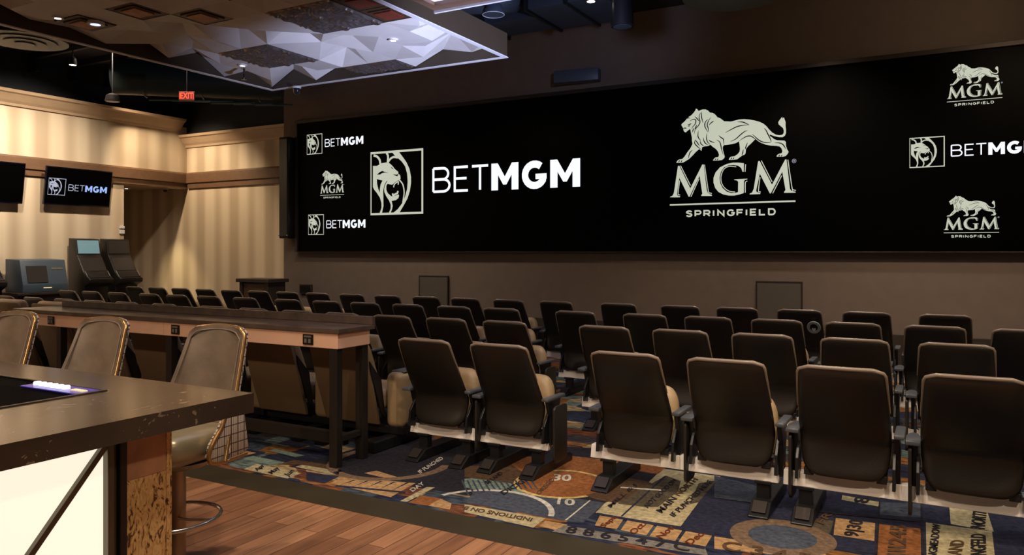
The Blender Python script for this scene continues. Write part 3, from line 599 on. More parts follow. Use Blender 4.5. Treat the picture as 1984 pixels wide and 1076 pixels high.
mb = MB(); mb.box(-.42, .42, -.1, .1, 0, .22, M['steelblue'], .015); mb.build('cabinet', sp, smooth=40)
mb = MB(); mb.box(-.22, -.19, -.104, -.1, .1, .125, M['chrome']); mb.build('badge', sp)
mb = MB(); mb.box(-.06, .06, .1, .16, .05, .18, M['blackplastic']); mb.build('bracket', sp)
for (xa, xb, z1, lb) in ((-9.38, -8.70, 1.24, 'tall grey-brown access panel in the wall under the left half of the video wall'), (-2.61, -1.93, 1.25, 'tall grey-brown access panel in the wall under the walking lion')):
    p = thing('access_panel', lb, 'access panel', ((xa + xb) / 2, YS - .05, .5)); hw = (xb - xa) / 2
    mb = MB(); mb.box(-hw, hw, 0.005, .049, 0, z1 - .5, M['gobo'], .004); mb.build('door', p)
    mb = MB()
    for b in ((-hw - .02, -hw, 0, z1 - .48), (hw, hw + .02, 0, z1 - .48), (-hw, hw, z1 - .5, z1 - .48)): mb.box(b[0], b[1], 0, .049, b[2], b[3], M['frame'])
    mb.build('frame', p)
a = on_y(581, 551, 12.97); b = on_y(604, 563, 12.97)
mb = MB(); mb.box(a[0], b[0], 12.955, 12.999, .80, a[1], M['plinth'], .004)
mb.box(a[0] + .03, b[0] - .03, 12.95, 12.956, .83, a[1] - .03, M['blackplastic']); tag(mb.build('junction_box'), 'small dark box on the taupe wall below the video wall left end', 'wall box')
# podium
pd = thing('podium', 'dark wooden podium cabinet standing in the corner by the striped wall', 'podium', (-13.05, 12.15, 0))
mb = MB(); mb.box(-.5, .5, -.3, .3, 1.08, 1.16, M['podium'], .008); mb.build('top', pd)
mb = MB(); mb.box(-.44, -.34, -.25, .25, 0, 1.08, M['podium'], .005); mb.box(.30, .44, -.25, .25, 0, 1.08, M['podium'], .005); mb.box(-.34, .30, .1, .25, 0, 1.08, M['podium']); mb.build('carcass', pd)
mb = MB(); mb.box(-.34, .30, -.22, -.19, .05, 1.06, M['podin'], .004); tag(mb.build('front_panel', pd), 'warm brown front panel')

# ------------------------------------------------------------------ televisions on the striped wall
def tv(y0, y1, zb, zt, label, logo):
    w_, h = y1 - y0, zt - zb; ang = math.radians(9)
    # local: x along +Y of the room reversed so that picture reads from the room; local frame: X=along wall, Z=up, -Y = out
    t = thing('television', label, 'television', (XL + .20, (y0 + y1) / 2, (zb + zt) / 2), pi / 2)
    R = Matrix.Rotation(ang, 4, 'X')
    mb = MB(); mb.box(-w_ / 2, w_ / 2, -.03, .03, -h / 2, h / 2, M['tvbez'], .008, T=R); mb.build('housing', t, smooth=40)
    mb = MB(); mb.box(-w_ / 2 + .02, w_ / 2 - .02, -.034, -.0305, -h / 2 + .03, h / 2 - .02, M['display'], T=R); mb.build('screen', t)
    mb = MB(); mb.box(-.15, .15, .03, .19, -.12, .12, M['blackplastic']); mb.build('mount', t)
    if logo:
        s = .272
        bet_logo(lambda x, zz, k: tuple(R @ Vector((logo + x * s, -.0355 - .001 * k, -.02 + zz * s))), lambda n, m_: m_.build(n, t), M['grey_e'], M['grey_e'], M['blue_e'])
    return t
tv(9.53, 11.03, 2.77, 3.60, 'wall television showing lettering beside a framed lion face, above the kiosks', -.50)
tv(7.60, 9.10, 2.75, 3.60, 'dark television cut by the left edge of the photo', None)
# ------------------------------------------------------------------ betting kiosks
def kiosk(y, label, lit):
    t = thing('betting_kiosk', label, 'kiosk', (-16.88, y, 0), pi / 2)   # local -Y faces the room, local X runs along the wall
    hw = .28
    side = [(-.05, 0), (-.62, 0), (-.62, .98), (-.80, 1.06), (-.82, 1.14), (-.70, 1.22), (-.60, 1.30), (-.40, 1.62), (-.36, 1.66), (-.30, 2.03), (-.05, 2.05)]
    mb = MB(); mb.prism(side, 'x', -hw, hw, M['kiosk'], .012); mb.build('body', t, smooth=35)
    def face(a, b, inset, m, name, off=.006):
        (ya, za), (yb, zb) = a, b; d = Vector((0, yb - ya, zb - za)).normalized(); n = Vector((0, -d.z, d.y))
        if n.y > 0: n = -n
        A = Vector((0, ya, za)) + d * .03; B = Vector((0, yb, zb)) - d * .03; mbx = MB()
        V = []
        for o in (off, .0): V += [tuple(Vector((sx * (hw - inset), 0, 0)) + P + n * o) for P, sx in ((A, -1), (A, 1), (B, 1), (B, -1))]
        mbx.add(V, [[0, 1, 2, 3], [4, 5, 1, 0], [5, 6, 2, 1], [6, 7, 3, 2], [7, 4, 0, 3]], m); return mbx.build(name, t)
    face((-.36, 1.68), (-.30, 2.03), .035, M['kscreenlit'] if lit else M['kscreen'], 'upper_screen')
    face((-.60, 1.30), (-.40, 1.63), .035, M['kscreen'], 'lower_screen')
    face((-.80, 1.16), (-.62, 1.28), .05, M['blackplastic'], 'button_deck')
    mb = MB(); mb.box(-.02, .18, -.79, -.77, 1.085, 1.10, M['chrome']); mb.build('ticket_slot', t)
    mb = MB(); mb.tube([(-hw + .02, -.62, 1.32), (-hw + .02, -.72, 1.2), (-hw + .04, -.81, 1.15), (hw - .04, -.81, 1.15), (hw - .02, -.72, 1.2), (hw - .02, -.62, 1.32)], .012, M['frame'], 6); mb.build('deck_rim', t)
kiosk(10.38, 'black betting kiosk with a pale lit upper screen against the striped wall', True)
kiosk(11.10, 'black betting kiosk with dark screens, right of the lit one', False)
kiosk(8.15, 'black betting kiosk cut by the left edge of the photo', False)
bx = thing('cash_terminal', 'slate blue metal terminal box standing on the dark counter by the wall', 'terminal', (-16.45, 9.2, .92), pi / 2)
mb = MB(); mb.prism([(.3, 0), (-.34, 0), (-.34, .16), (-.22, .66), (.3, .68)], 'x', -.46, .46, M['steelblue'], .012); mb.build('housing', bx, smooth=35)
mb = MB(); mb.prism([(-.325, .20), (-.315, .20), (-.235, .54), (-.245, .54)], 'x', -.36, .05, M['kscreen'], 0, T=Matrix.Translation((0, -.018, 0))); mb.build('screen', bx)
mb = MB(); mb.prism([(-.26, .46), (-.245, .46), (-.235, .50), (-.25, .50)], 'x', .15, .38, M['outl2'], 0, T=Matrix.Translation((0, -.016, 0))); mb.build('card_slot', bx)
mb = MB(); mb.box(-.05, .12, -.345, -.338, .08, .095, M['btn2']); mb.build('note_slot', bx)
ct = thing('side_counter', 'dark counter against the striped wall carrying the slate terminal', 'counter', (-16.45, 9.2, 0), pi / 2)
mb = MB(); mb.box(-.6, .6, -.42, .35, .87, .92, M['podium'], .006); mb.build('top', ct)
mb = MB(); mb.box(-.55, .55, -.36, .33, 0, .87, M['podium']); mb.build('cabinet', ct)
mb = MB(); mb.box(XL + .001, XL + .05, 11.38, 11.49, 2.18, 2.27, M['whitepl'], .004); mb.box(XL + .001, XL + .052, 11.38, 11.49, 2.30, 2.36, M['whitepl'], .004); tag(mb.build('motion_sensor'), 'small pale wall unit at the edge of the recess opening', 'wall sensor')

# ------------------------------------------------------------------ auditorium seats
def pillow(mbx, hw, yc, z0, z1, th, m, curve=0, nx=14, nz=18, corner=3.5, edge=None):
    """upholstered slab: width hw(t), centre line yc(t), thickness th, rounded all round"""
    V = []; F = []
    for side in (0, 1):
        for j in range(nz + 1):
            t = .5 - .5 * math.cos(pi * j / nz) if True else j / nz
            for i in range(nx + 1):
                s = -math.cos(pi * i / nx); x = s * hw(t)
                e = max(0.0, 1 - abs(s) ** 8) ** .5 * max(0.0, 1 - abs(2 * t - 1) ** 10) ** .5
                y = yc(t) + curve * s * s + (th / 2 * e if side else -th / 2 * e)
                zz = z0 + (z1 - z0) * t
                V.append((x, y, zz))
    n = (nx + 1) * (nz + 1)
    for sd in (0, 1):
        for j in range(nz):
            for i in range(nx):
                a = j * (nx + 1) + i + sd * n; q = [a, a + 1, a + nx + 2, a + nx + 1]; F.append(q if sd == 0 else q[::-1])
    mbx.add(V, F, m)
def lerp_tab(tab, t):
    for (a, va), (b, vb) in zip(tab, tab[1:]):
        if t <= b: u = (t - a) / (b - a); return va + (vb - va) * u * u * (3 - 2 * u) if False else va + (vb - va) * u
    return tab[-1][1]
SEAT_H = .72
def hw_back(t):
    base = lerp_tab([(0, .232), (.12, .255), (.28, .270), (.48, .272), (.75, .260), (1, .247)], t)
    top = (1 - t) * SEAT_H; r = .045
    if top < r: base -= r - math.sqrt(max(0, r * r - (r - top) ** 2))
    bot = t * SEAT_H; rb = .085
    if bot < rb: base -= rb - math.sqrt(max(0, rb * rb - (rb - bot) ** 2))
    return base
def lean(t):   # t=1 top -> 0 ; bottom -> .25
    u = 1 - t
    return .27 * (u / .68) ** 1.15 if u < .68 else .27 - .10 * ((u - .68) / .32) ** 2 * .6
def make_seat():
    t = thing('auditorium_seat', 'x', 'seat', (0, 0, 0))
    mb = MB(); pillow(mb, hw_back, lean, .305, 1.035, .055, M['shell'], .012, 18, 26)
    # moulded ridge across the lower shell
    mb.tube([(x * .15, .232 - .004 + .012 * x * x,   .42 - .02 * (1 - x * x)) for x in [i / 6 - 1 for i in range(13)]], .005, M['shell'], 6)
    mb.build('backrest', t, smooth=50)
    # paler rounded piping over the top, its highlight put into the colour
    mb = MB(); pts = []
    for k in range(-10, 11):
        f = k / 10
        pts.append((f * .205, -.004 + .012 * f * f, 1.034))
    side = lambda s: [(s * (hw_back(q) + .0), lean(q) + .012, (.315 + .72 * q)) for q in (.972, .99)]
    L_ = [(-hw_back(q) - .001, lean(q) + .012, (.315 + .72 * q)) for q in (.62, .75, .85, .92, .95, .975)]
    R_ = [(-x, y, zz) for x, y, zz in reversed(L_)]
    mb.tube(L_ + pts[1:-1] + R_, [.005, .007, .009, .010, .011, .012] + [.014] * 19 + [.012, .011, .010, .009, .007, .005], M['piping'], 8); tag(mb.build('edge_piping', t, smooth=80), 'paler edge piping with the top highlight in its colour')
    mb = MB(); pillow(mb, lambda q: hw_back(.15 + .8 * q) - .012, lambda q: lean(.15 + .8 * q) + .05,   .40, 1.0, .07, M['tan'], -.01, 10, 12); tag(mb.build('back_cushion', t, smooth=60), 'tan leather back cushion')
    # seat cushion folded up
    mb = MB(); pillow(mb, lambda q: .268 - .01 * q - (.11 * (1 - math.sqrt(max(0, 1 - ((q - .55) / .45) ** 2))) if q > .55 else 0), lambda q: .43 + .09 * q, .36, .75, .15, M['tan'], -.03, 12, 14); tag(mb.build('seat', t, smooth=60), 'tan leather seat folded up')
    for s in (1, -1):
        a = MB()
        if s > 0:
            a.box(.285, .345, .18, .50, .595, .622, M['pad'], .01)
        else:
            a.prism([(-.355, .20), (-.27, .20), (-.265, .36), (-.285, .46), (-.31, .49), (-.34, .46), (-.36, .36)], 'z', .565, .592, M['pad'], .008)
        ar = a.build('armrest', t, smooth=40); tag(ar, 'grey padded arm top')
        b = MB(); b.prism([(.30, .24), (.40, .26), (.42, .42), (.47, .595), (.24, .595), (.30, .45)] if s > 0 else [(.30, .24), (.40, .26), (.40, .42), (.44, .565), (.26, .565), (.30, .45)], 'x', s * .30 - .016, s * .30 + .016, M['blackplastic'], .004)
        b.build('arm_support', t)
        h = MB(); h.prism([(.20, .27), (.34, .25), (.36, .44), (.30, .50), (.22, .40)], 'x', s * .285 - .010, s * .285 + .010, M['blacksteel'], .003); h.build('hinge_plate', t)
        c = MB(); c.box(s * .215 - .03, s * .215 + .03, .24, .37, .295, .345, M['blackplastic'], .004); c.build('beam_clip', t)
    # stowed writing tablet beside the right arm
    mb = MB()
    r = .05; P = []
    for (cy, cz, a0) in ((.22 + r, .12 + r, 180), (.45 - r, .12 + r, 270), (.45 - r, .558 - r * .6, 0), (.22 + r, .558 - r * .6, 90)):
        P += [(cy + r * math.cos(math.radians(a0 + k * 22.5)), cz + r * (1 if cz < .4 else .6) * math.sin(math.radians(a0 + k * 22.5))) for k in range(5)]
    mb.prism(P, 'x', .362, .382, M['tray'], .004); mb.build('folded_tablet', t, smooth=40)
    return t
seat0 = make_seat()
ORD = ['first', 'second', 'third', 'fourth', 'fifth', 'sixth', 'seventh', 'eighth', 'ninth', 'tenth', 'eleventh', 'twelfth', 'thirteenth', 'fourteenth']
K = .71 / .75
rows = {
 'A': (5.08, 'nearest', [-3.86, -3.12], [-2.04, -1.30, -.56, .18, .92]),
 'B': (6.80, 'second nearest', [-4.10, -4.86, -5.62, -6.38, -7.12, -7.90, -8.68, -9.70, -10.55, -11.34, -12.12, -12.98, -13.82], [-2.95, -2.17, -1.41, -.64, .12]),
 'C': (8.33, 'second farthest', [-5.07, -5.82, -6.60, -7.38, -8.13, -8.93, -9.88, -10.75, -11.55, -12.29, -13.2, -14.0, -14.75], [-4.00, -3.09, -2.33, -1.57, -.80, -.04, .72]),
 'D': (9.88, 'farthest', [-5.06, -5.88, -6.68, -7.45, -8.26, -9.05, -9.85, -10.6, -11.35, -12.1, -12.84, -13.58, -14.32, -15.06], [-4.06, -3.15, -2.37, -1.58, -.79, .06])}
rows['A'] = (5.08, 'nearest', sorted(rows['A'][2], reverse=True), rows['A'][3])
badge_seat = None; used = False
for key, (ry, rname, left, right) in rows.items():
    for blk, xs in (('left', left), ('right', right)):
        for i, x in enumerate(xs):
            if blk == 'right': lab = 'dark brown folding auditorium seat, %s right of the aisle in the %s row' % (ORD[i], rname)
            else: lab = 'dark brown folding auditorium seat, %s left of the aisle in the %s row' % (ORD[i], rname)
            p = (x * K, ry, 0)
            if not used:
                s_ = seat0; s_.location = p; s_['label'] = lab; used = True
            else: s_ = dup(seat0, p, label=lab)
            s_['group'] = 'dark auditorium seats in rows before the video wall'
            if key == 'D' and blk == 'right' and i == 3: badge_seat = s_
            if key == 'B' and blk == 'left' and i == 2:
                t_ = MB(); t_.box(-.31, .30, .40, .66, .60, .618, M['traytop'], .006); tag(t_.build('open_tablet', s_), 'pale writing tablet folded out')
mb = MB(); TT = Matrix.Translation((.17, .028, .84)) @ Matrix.Rotation(pi / 2 + .3, 4, 'X')
mb.lathe([(.048, 0), (.075, 0), (.08, .015), (.075, .03), (.048, .03), (.045, .015), (.048, 0)], M['sticker'], 24, T=TT)
mb.lathe([(0, 0), (.048, 0), (.048, .012), (0, .012)], M['outlet'], 20, T=TT)
for sx in (-1, 1):
    mb.box(sx * .012 - .01, sx * .012 + .008, -.035, -.01, .012, .02, M['whitepl'], .003, T=TT)
mb.box(-.012, .012, -.045, -.03, .012, .02, M['whitepl'], .002, T=TT)
tag(mb.build('round_badge', badge_seat), 'round grey-rimmed disc on the seat back')

# beams: (x0, x1, row y, posts)
def beam(x0, x1, ry, label, joint=None):
    t = thing('bench_base', label, 'seat base', ((x0 + x1) / 2, ry, 0), group='pale steel beams under the auditorium seats'); h = (x1 - x0) / 2
    mb = MB(); mb.prism([(.275, .20), (.345, .20), (.365, .295), (.295, .295)], 'x', -h, h, M['beam'], .004); mb.build('crossbeam', t)
    if joint is not None:
        mb = MB(); mb.box(joint - .07, joint + .07, .262, .274, .205, .30, M['whiteplate'], .002); tag(mb.build('joint_plate', t), 'brighter joint plate')
    for px in (-h + .14, h - .10):
        mb = MB(); mb.box(px - .055, px + .055, .26, .36, .185, .205, M['blackplastic'], .003); mb.box(px - .042, px + .042, .275, .345, .07, .19, M['blacksteel'], .004); mb.build('post', t)
        mb = MB(); mb.prism([(.10, .001), (.82, .001), (.82, .05), (.76, .085), (.22, .085), (.10, .012)], 'x', px - .065, px + .065, M['blacksteel'], .006)
        mb.prism([(.125, .030), (.205, .083), (.198, .093), (.118, .040)], 'x', px - .045, px + .045, M['frame'], .002); mb.build('foot', t)
    return t
beam(-3.98, -3.31, 5.08, 'pale beam under the second seat left of the aisle, nearest row')
beam(-3.28, -2.66, 5.08, 'pale beam under the seat at the left side of the aisle, nearest row')
beam(-2.30, -.94, 5.08, 'pale beam under the first two seats right of the aisle, nearest row', -.06)
beam(-.91, 1.30, 5.08, 'pale beam under the third and fourth seats right of the aisle, nearest row', None)
for key in 'BCD':
    ry, rname, left, right = rows[key]
    for blk, xs in (('left', sorted(left, reverse=True)), ('right', right)):
        for i in range(0, len(xs), 2):
            g = [x * K for x in xs[i:i + 2]]
            nm = 'seats %s and %s' % (ORD[i], ORD[i + 1]) if len(g) == 2 else '%s seat' % ORD[i]
            beam(min(g) - .34, max(g) + .34, ry, 'pale beam under the %s from the aisle, %s row, %s block' % (nm, rname, blk))

# ------------------------------------------------------------------ tan recliners behind the drink table
def make_recliner():
    t = thing('recliner_seat', 'x', 'recliner')
    L2 = lambda q: .26 * (1 - q)
    mb = MB(); mb.prism([(-.31, .19), (.31, .19), (.325, .55), (.31, 1.08), (.27, 1.14), (-.27, 1.14), (-.31, 1.08), (-.325, .55)], 'y', -.02, .02, M['recl'], .012)
    for i, v in enumerate(mb.v): mb.v[i] = (v[0], v[1] + .30 * (1 - (v[2] - .19) / .95), v[2])
    mb.build('back_shell', t, smooth=40)
    mb = MB(); pillow(mb, lambda q: .27 - (.05 * (1 - math.sqrt(max(0, 1 - ((q - .75) / .25) ** 2))) if q > .75 else 0), lambda q: .12 - .06 * q, .93, 1.17, .14, M['tanhead'], .02, 10, 10); tag(mb.build('headrest', t, smooth=60), 'tan padded headrest')
    mb = MB(); pillow(mb, lambda q: .28, lambda q: .36 - .20 * q, .45, .94, .15, M['tan'], 0, 8, 10); mb.build('back_cushion', t, smooth=60)
    mb = MB(); mb.box(-.28, .28, .42, .92, .30, .48, M['tan'], .05, 4); mb.build('seat', t, smooth=50)
    mb = MB(); mb.box(.335, .53, .34, .95, .16, .66, M['tan'], .06, 4); mb.box(.36, .51, .40, .85, .655, .672, M['pad'], .008); mb.build('armrest', t, smooth=50)
    mb = MB(); mb.prism([(.30, .30), (.36, .24), (.30, .60), (.14, .78), (.16, .66)], 'x', .315, .332, M['blackplastic'], .003); mb.build('hinge_cover', t)
    mb = MB(); mb.box(-.30, .52, .36, .92, .10, .18, M['blacksteel'], .01); mb.box(-.24, -.12, .05, .85, .001, .10, M['blacksteel'], .01); mb.box(.34, .46, .05, .85, .001, .10, M['blacksteel'], .01); mb.build('base', t)
    return t
rec0 = make_recliner()
for i in range(7):
    x = -4.72 - .87 * i
    lab = ['tan recliner nearest the aisle, behind the right end of the drink table', 'second tan recliner from the aisle behind the drink table', 'third tan recliner from the aisle, behind the drink table and right of the middle stool', 'fourth tan recliner from the aisle behind the drink table', 'fifth tan recliner from the aisle, behind the left half of the drink table', 'sixth tan recliner from the aisle, past the left end of the drink table', 'tan recliner with visible headrest at the left edge of the photo'][i]
    s_ = rec0 if i == 0 else dup(rec0, (x, 5.18, 0)); s_.location = (x, 5.18, 0); s_['label'] = lab; s_['group'] = 'tan recliners behind the drink table'

# ------------------------------------------------------------------ high drink table
dt = thing('drink_table', 'long high table with dark top and copper band behind the stools', 'table', (-6.5, 4.95, 0)); ox = -6.5
def dbox(mbx, x0, x1, y0, y1, z0, z1, m, b=.004): mbx.box(x0 - ox, x1 - ox, y0 - 4.95, y1 - 4.95, z0, z1, m, b)
mb = MB(); dbox(mb, -8.86, -4.20, 4.70, 5.16, 1.09, 1.13, M['darktop'], .006); mb.build('top', dt)
mb = MB(); dbox(mb, -8.66, -4.20, 5.12, 5.16, 1.1305, 1.20, M['darktop'], .004); mb.build('rear_lip', dt)
mb = MB(); dbox(mb, -8.80, -6.372, 4.72, 4.74, .965, 1.089, M['copper']); dbox(mb, -6.368, -4.225, 4.72, 4.74, .965, 1.089, M['copper']); dbox(mb, -4.245, -4.225, 4.741, 5.12, .965, 1.089, M['copper']); dbox(mb, -8.80, -8.78, 4.741, 5.12, .965, 1.089, M['copper']); tag(mb.build('copper_band', dt), 'glowing copper fascia band')
for x in (-8.05, -6.30, -4.28):
    for y in (4.76, 5.08):
        mb = MB(); dbox(mb, x - .04, x + .04, y - .035, y + .035, 0.001, 1.088, M['legm'], .004); mb.build('leg', dt)
    mb = MB(); dbox(mb, x - .025, x + .025, 4.796, 5.044, .20, .25, M['legm']); mb.build('cross_bar', dt)
mb = MB()
for a, b in ((-8.01, -6.34), (-6.26, -4.32)): dbox(mb, a, b, 4.90, 4.96, .14, .24, M['legm'])
mb.build('stretcher', dt)
for px in (99, 340, 597):
    X = on_y(px, 655, 4.715)[0]
    mb = MB(); dbox(mb, X - .055, X + .055, 4.708, 4.7195, .985, 1.07, M['outlet'], .003)
    for dx in (-.022, .022): dbox(mb, X + dx - .014, X + dx + .014, 4.704, 4.708, 1.0, 1.035, M['outl2'], .002)
    dbox(mb, X - .04, X + .04, 4.705, 4.708, 1.045, 1.06, M['outl2'], .001)
    mb.build('power_outlet', dt)

# ------------------------------------------------------------------ bar stools (face the bar, -Y)
def make_stool():
    t = thing('bar_stool', 'x', 'stool')
    # back shell: curved sheet, w(t) narrow at the top
    nz, nx = 24, 12
    def P(s, q, off):
        hwid =   .305 - .105 * q ** .8 if q < 1 else .19
        x = s * hwid
        if q > .93: x *= 1 - .13 * ((q - .93) / .07) ** 2.5
        wrap = .11 * (1 - q) ** 1.2 + .03
        y = .16 + .16 * q ** .9 - wrap * abs(s) ** 2.4 + off
        zz = .62 + .70 * q - (.015 * s * s * q)
        return (x, y, zz)
    for nm, off, m in (('backrest', 0, M['stoolleather']), ('back_upholstery', .035, M['plaid'])):
        mb = MB(); V = []; F = []
        for o2 in (0, .032 if nm == 'backrest' else .012):
            for j in range(nz + 1):
                for i in range(nx + 1): V.append(P(i / nx * 2 - 1, j / nz, off + o2))
        n = (nx + 1) * (nz + 1)
        for sd in (0, 1):
            for j in range(nz):
                for i in range(nx):
                    a = j * (nx + 1) + i + sd * n; q_ = [a, a + 1, a + nx + 2, a + nx + 1]; F.append(q_ if sd == 0 else q_[::-1])
        ring = [i for i in range(nx + 1)] + [j * (nx + 1) + nx for j in range(1, nz + 1)] + [nz * (nx + 1) + i for i in range(nx - 1, -1, -1)] + [j * (nx + 1) for j in range(nz - 1, 0, -1)]
        for a, b in zip(ring, ring[1:] + ring[:1]): F.append([b, a, a + n, b + n])
        mb.add(V, F, m); o = mb.build(nm, t, smooth=50)
        if nm != 'backrest': tag(o, 'beige plaid fabric on the outside of the back')
    edge = [P(1, j / 20, .016) for j in range(21)] + [P(1 - 2 * i / 10, 1, .016) for i in range(1, 10)] + [P(-1, 1 - j / 20, .016) for j in range(21)]
    mb = MB(); mb.tube(edge, [.012] * 21 + [.007] * 9 + [.009] * 21, M['bronze'], 8); tag(mb.build('edge_piping', t, smooth=80), 'bronze edge piping')
    edge2 = [(x * .90, y - .019, .62 + (zz - .62) * .965) for x, y, zz in edge]
    mb = MB(); mb.tube(edge2, .004, M['stoolleather'], 6); mb.build('inner_seam', t, smooth=80)
    # bucket seat
    mb = MB(); bm = bmesh.new(); bmesh.ops.create_cube(bm, size=1)
    for v in bm.verts: v.co = Vector((v.co.x * (.50 if v.co.y > 0 else .44), v.co.y * .46 - .02, v.co.z * .17 + .705))
    bmesh.ops.bevel(bm, geom=bm.edges[:], offset=.07, segments=5, profile=.5, affect='EDGES'); mb.bm(bm, M['seatleather']); mb.build('seat', t, smooth=60)
    for s in (1, -1):
        side = [(.12, .615), (-.02, .62), (-.06, .655), (-.04, .72), (.03, .80), (.07, .88), (.20, .88), (.24, .64)]
        mb = MB(); mb.prism([(y, zz) for y, zz in side], 'x', s * .27 - .018, s * .27 + .018, M['plaid'], .008); wg = mb.build('side_wing', t, smooth=40); tag(wg, 'plaid side wing edged in bronze')
        mb = MB(); mb.tube(smooth_path([(s * .285, y, zz) for y, zz in [(.22, .62)] + side[:6]], 3), .012, M['bronze'], 6); mb.build('wing_piping', wg, smooth=80)
    mb = MB(); mb.lathe([(.0, .56), (.16, .58), (.20, .615), (0, .62)], M['seatleather'], 24); mb.build('under_pan', t, smooth=50)
    mb = MB(); mb.lathe([(.0, .03), (.045, .03), (.045, .56), (0, .56)], M['colmetal'], 24); mb.build('column', t, smooth=50)
    mb = MB(); mb.lathe([(.0, 0.001), (.24, 0.001), (.24, .012), (.05, .035), (0, .035)], M['colmetal'], 32); mb.build('base', t, smooth=40)
    mb = MB(); R_ = .24
    mb.tube([(R_ * math.cos(a * pi / 16), -.03 + R_ * 1.05 * math.sin(a * pi / 16), .30) for a in range(32)], .011, M['chrome'], 8, close=True)
    mb.tube(smooth_path([(R_ * .97, .03, .30), (.13, -.02, .30), (.04, -.03, .30)], 4), .008, M['chrome'], 6); mb.tube([(-.04, 0, .30), (-R_, 0, .30)], .008, M['chrome'], 6)
    tag(mb.build('footrest_ring', t, smooth=60), 'thin bright metal footrest ring')
    return t
st0 = make_stool()
for i, (x, lab) in enumerate(((-3.66, 'bar stool nearest the bar corner, its seat and footring showing below the countertop'), (-4.74, 'middle of the three leather bar stools behind the bar'), (-5.76, 'bar stool at the left edge of the photo behind the bar'))):
    s_ = st0 if i == 0 else dup(st0, (x, 2.80, 0)); s_.location = (x, 2.80, 0); s_.rotation_euler = (0, 0, math.radians(6)); s_['label'] = lab; s_['group'] = 'leather bar stools with bronze edges'

# ------------------------------------------------------------------ the bar
bar = thing('bar_counter', 'bar with brown stone top, lit white end panel and burl veneer post', 'bar', (-4.4, 1.2, 0)); BL = Vector((-4.4, 1.2, 0))
def bb(mbx, x0, x1, y0, y1, z0, z1, m, b=0): mbx.box(x0 + 4.4, x1 + 4.4, y0 - 1.2, y1 - 1.2, z0, z1, m, b)
ua = (-3.26, 2.14); UX0, UX1, UY0, UY1 = -4.15, -3.24, 1.42, 2.12
mb = MB()   # stone top in four pieces round the inset machine, one mesh
ZT, ZB = 1.13, 1.045
bb(mb, -6.6, UX0, .2, 2.40, ZB, ZT, M['stone']); bb(mb, UX1, -2.63, .2, 2.40, ZB, ZT, M['stone']); bb(mb, UX0, UX1, UY1, 2.40, ZB, ZT, M['stone']); bb(mb, UX0, UX1, .2, UY0, ZB, ZT, M['stone'])
mb.build('countertop', bar)
mb = MB(); bb(mb, -6.5, -2.80, .25, 2.06, 0.001, ZB - .001, M['nickel']); mb.build('body', bar)
mb = MB(); PX = -2.80
y1 = on_x(203, 950, PX + .03)[0]
bb(mb, PX, PX + .02, .22, y1, .08, ZB - .002, M['whitepanel']); tag(mb.build('lit_panel', bar), 'glowing white end panel')
mb = MB(); a = on_x(200, 872, PX + .04); b_ = on_x(60, 1076, PX + .04); c_ = (a[0] + (b_[0] - a[0]) * 1.35, a[1] + (b_[1] - a[1]) * 1.35)
dy, dz = c_[0] - a[0], c_[1] - a[1]; l_ = math.hypot(dy, dz); ny, nz_ = -dz / l_ * .011, dy / l_ * .011
a = (a[0] - dy * .03, a[1] - dz * .03)
mb.prism([(a[0] + ny - 1.2, a[1] + nz_), (a[0] - ny - 1.2, a[1] - nz_), (c_[0] - ny - 1.2, c_[1] - nz_), (c_[0] + ny - 1.2, c_[1] + nz_)], 'x', PX + .0205 + 4.4, PX + .045 + 4.4, M['nickel'], .002); mb.build('diagonal_bar', bar)
y2 = on_x(243, 950, PX + .04)[0]; y3 = on_x(322, 950, PX + .04)[0]
mb = MB(); bb(mb, PX + .001, PX + .05, y1 + .001, y1 + (y2 - y1) * .35, .001, ZB - .002, M['nickel'], .004); bb(mb, PX + .001, PX + .035, y1 + (y2 - y1) * .35, y1 + (y2 - y1) * .6, .001, ZB - .002, M['nickel'], .004); bb(mb, PX + .001, PX + .055, y1 + (y2 - y1) * .6, y2 - .001, .001, ZB - .002, M['legm'], .004); mb.build('metal_post', bar)
zc = on_x(285, 922, PX + .04)[1]
mb = MB(); bb(mb, PX + .001, PX + .04, y2, y3, zc, ZB - .002, M['patina'], .002); tag(mb.build('copper_panel', bar), 'mottled copper panel above the burl')
mb = MB(); bb(mb, PX + .001, PX + .04, y2, y3, .001, zc - .001, M['cork'], .002); tag(mb.build('burl_panel', bar), 'golden burl veneer panel')
mb = MB(); bb(mb, -6.5, PX + .04, 2.061, 2.085, .001, ZB - .002, M['cork']); mb.build('front_panel', bar)
# inset gaming machine
gm = thing('inset_gaming_machine', 'black glass gaming machine with white lit buttons sunk in the bar top', 'gaming machine', (UX0, UY0, 1.05)); gx, gy = UX1 - UX0, UY1 - UY0
mb = MB(); mb.prism([(.003, 0), (gy - .003, 0), (gy - .003, .079), (gy - .13, .076), (.06, .03), (.003, .078)], 'x', .003, gx - .003, M['unitglass'], .002); mb.build('screen_well', gm)
mb = MB()
for q in ((0, gx, 0, .02), (0, gx, gy - .015, gy), (0, .02, .02, gy - .015), (gx - .02, gx, .02, gy - .015)): mb.box(*q, .0801, .085, M['nickel'], .001)
mb.build('bezel', gm)
mb = MB(); mb.box(.45, gx - .022, gy - .125, gy - .017, .0795, .0835, M['violet']); tag(mb.build('button_strip', gm), 'violet lit button strip')
for k in range(6):
    mb = MB(); mb.lathe([(.0, 0), (.017, 0), (.017, .012), (.014, .016), (0, .016)], M['btn'], 16, c=(.50 + k * .045, gy - .075, .0836)); mb.build('round_button', gm, smooth=40)
for k in range(2):
    mb = MB(); mb.box(.782 + k * .048, .822 + k * .048, gy - .092, gy - .065, .0836, .090, M['btn2'], .002); mb.build('square_button', gm)

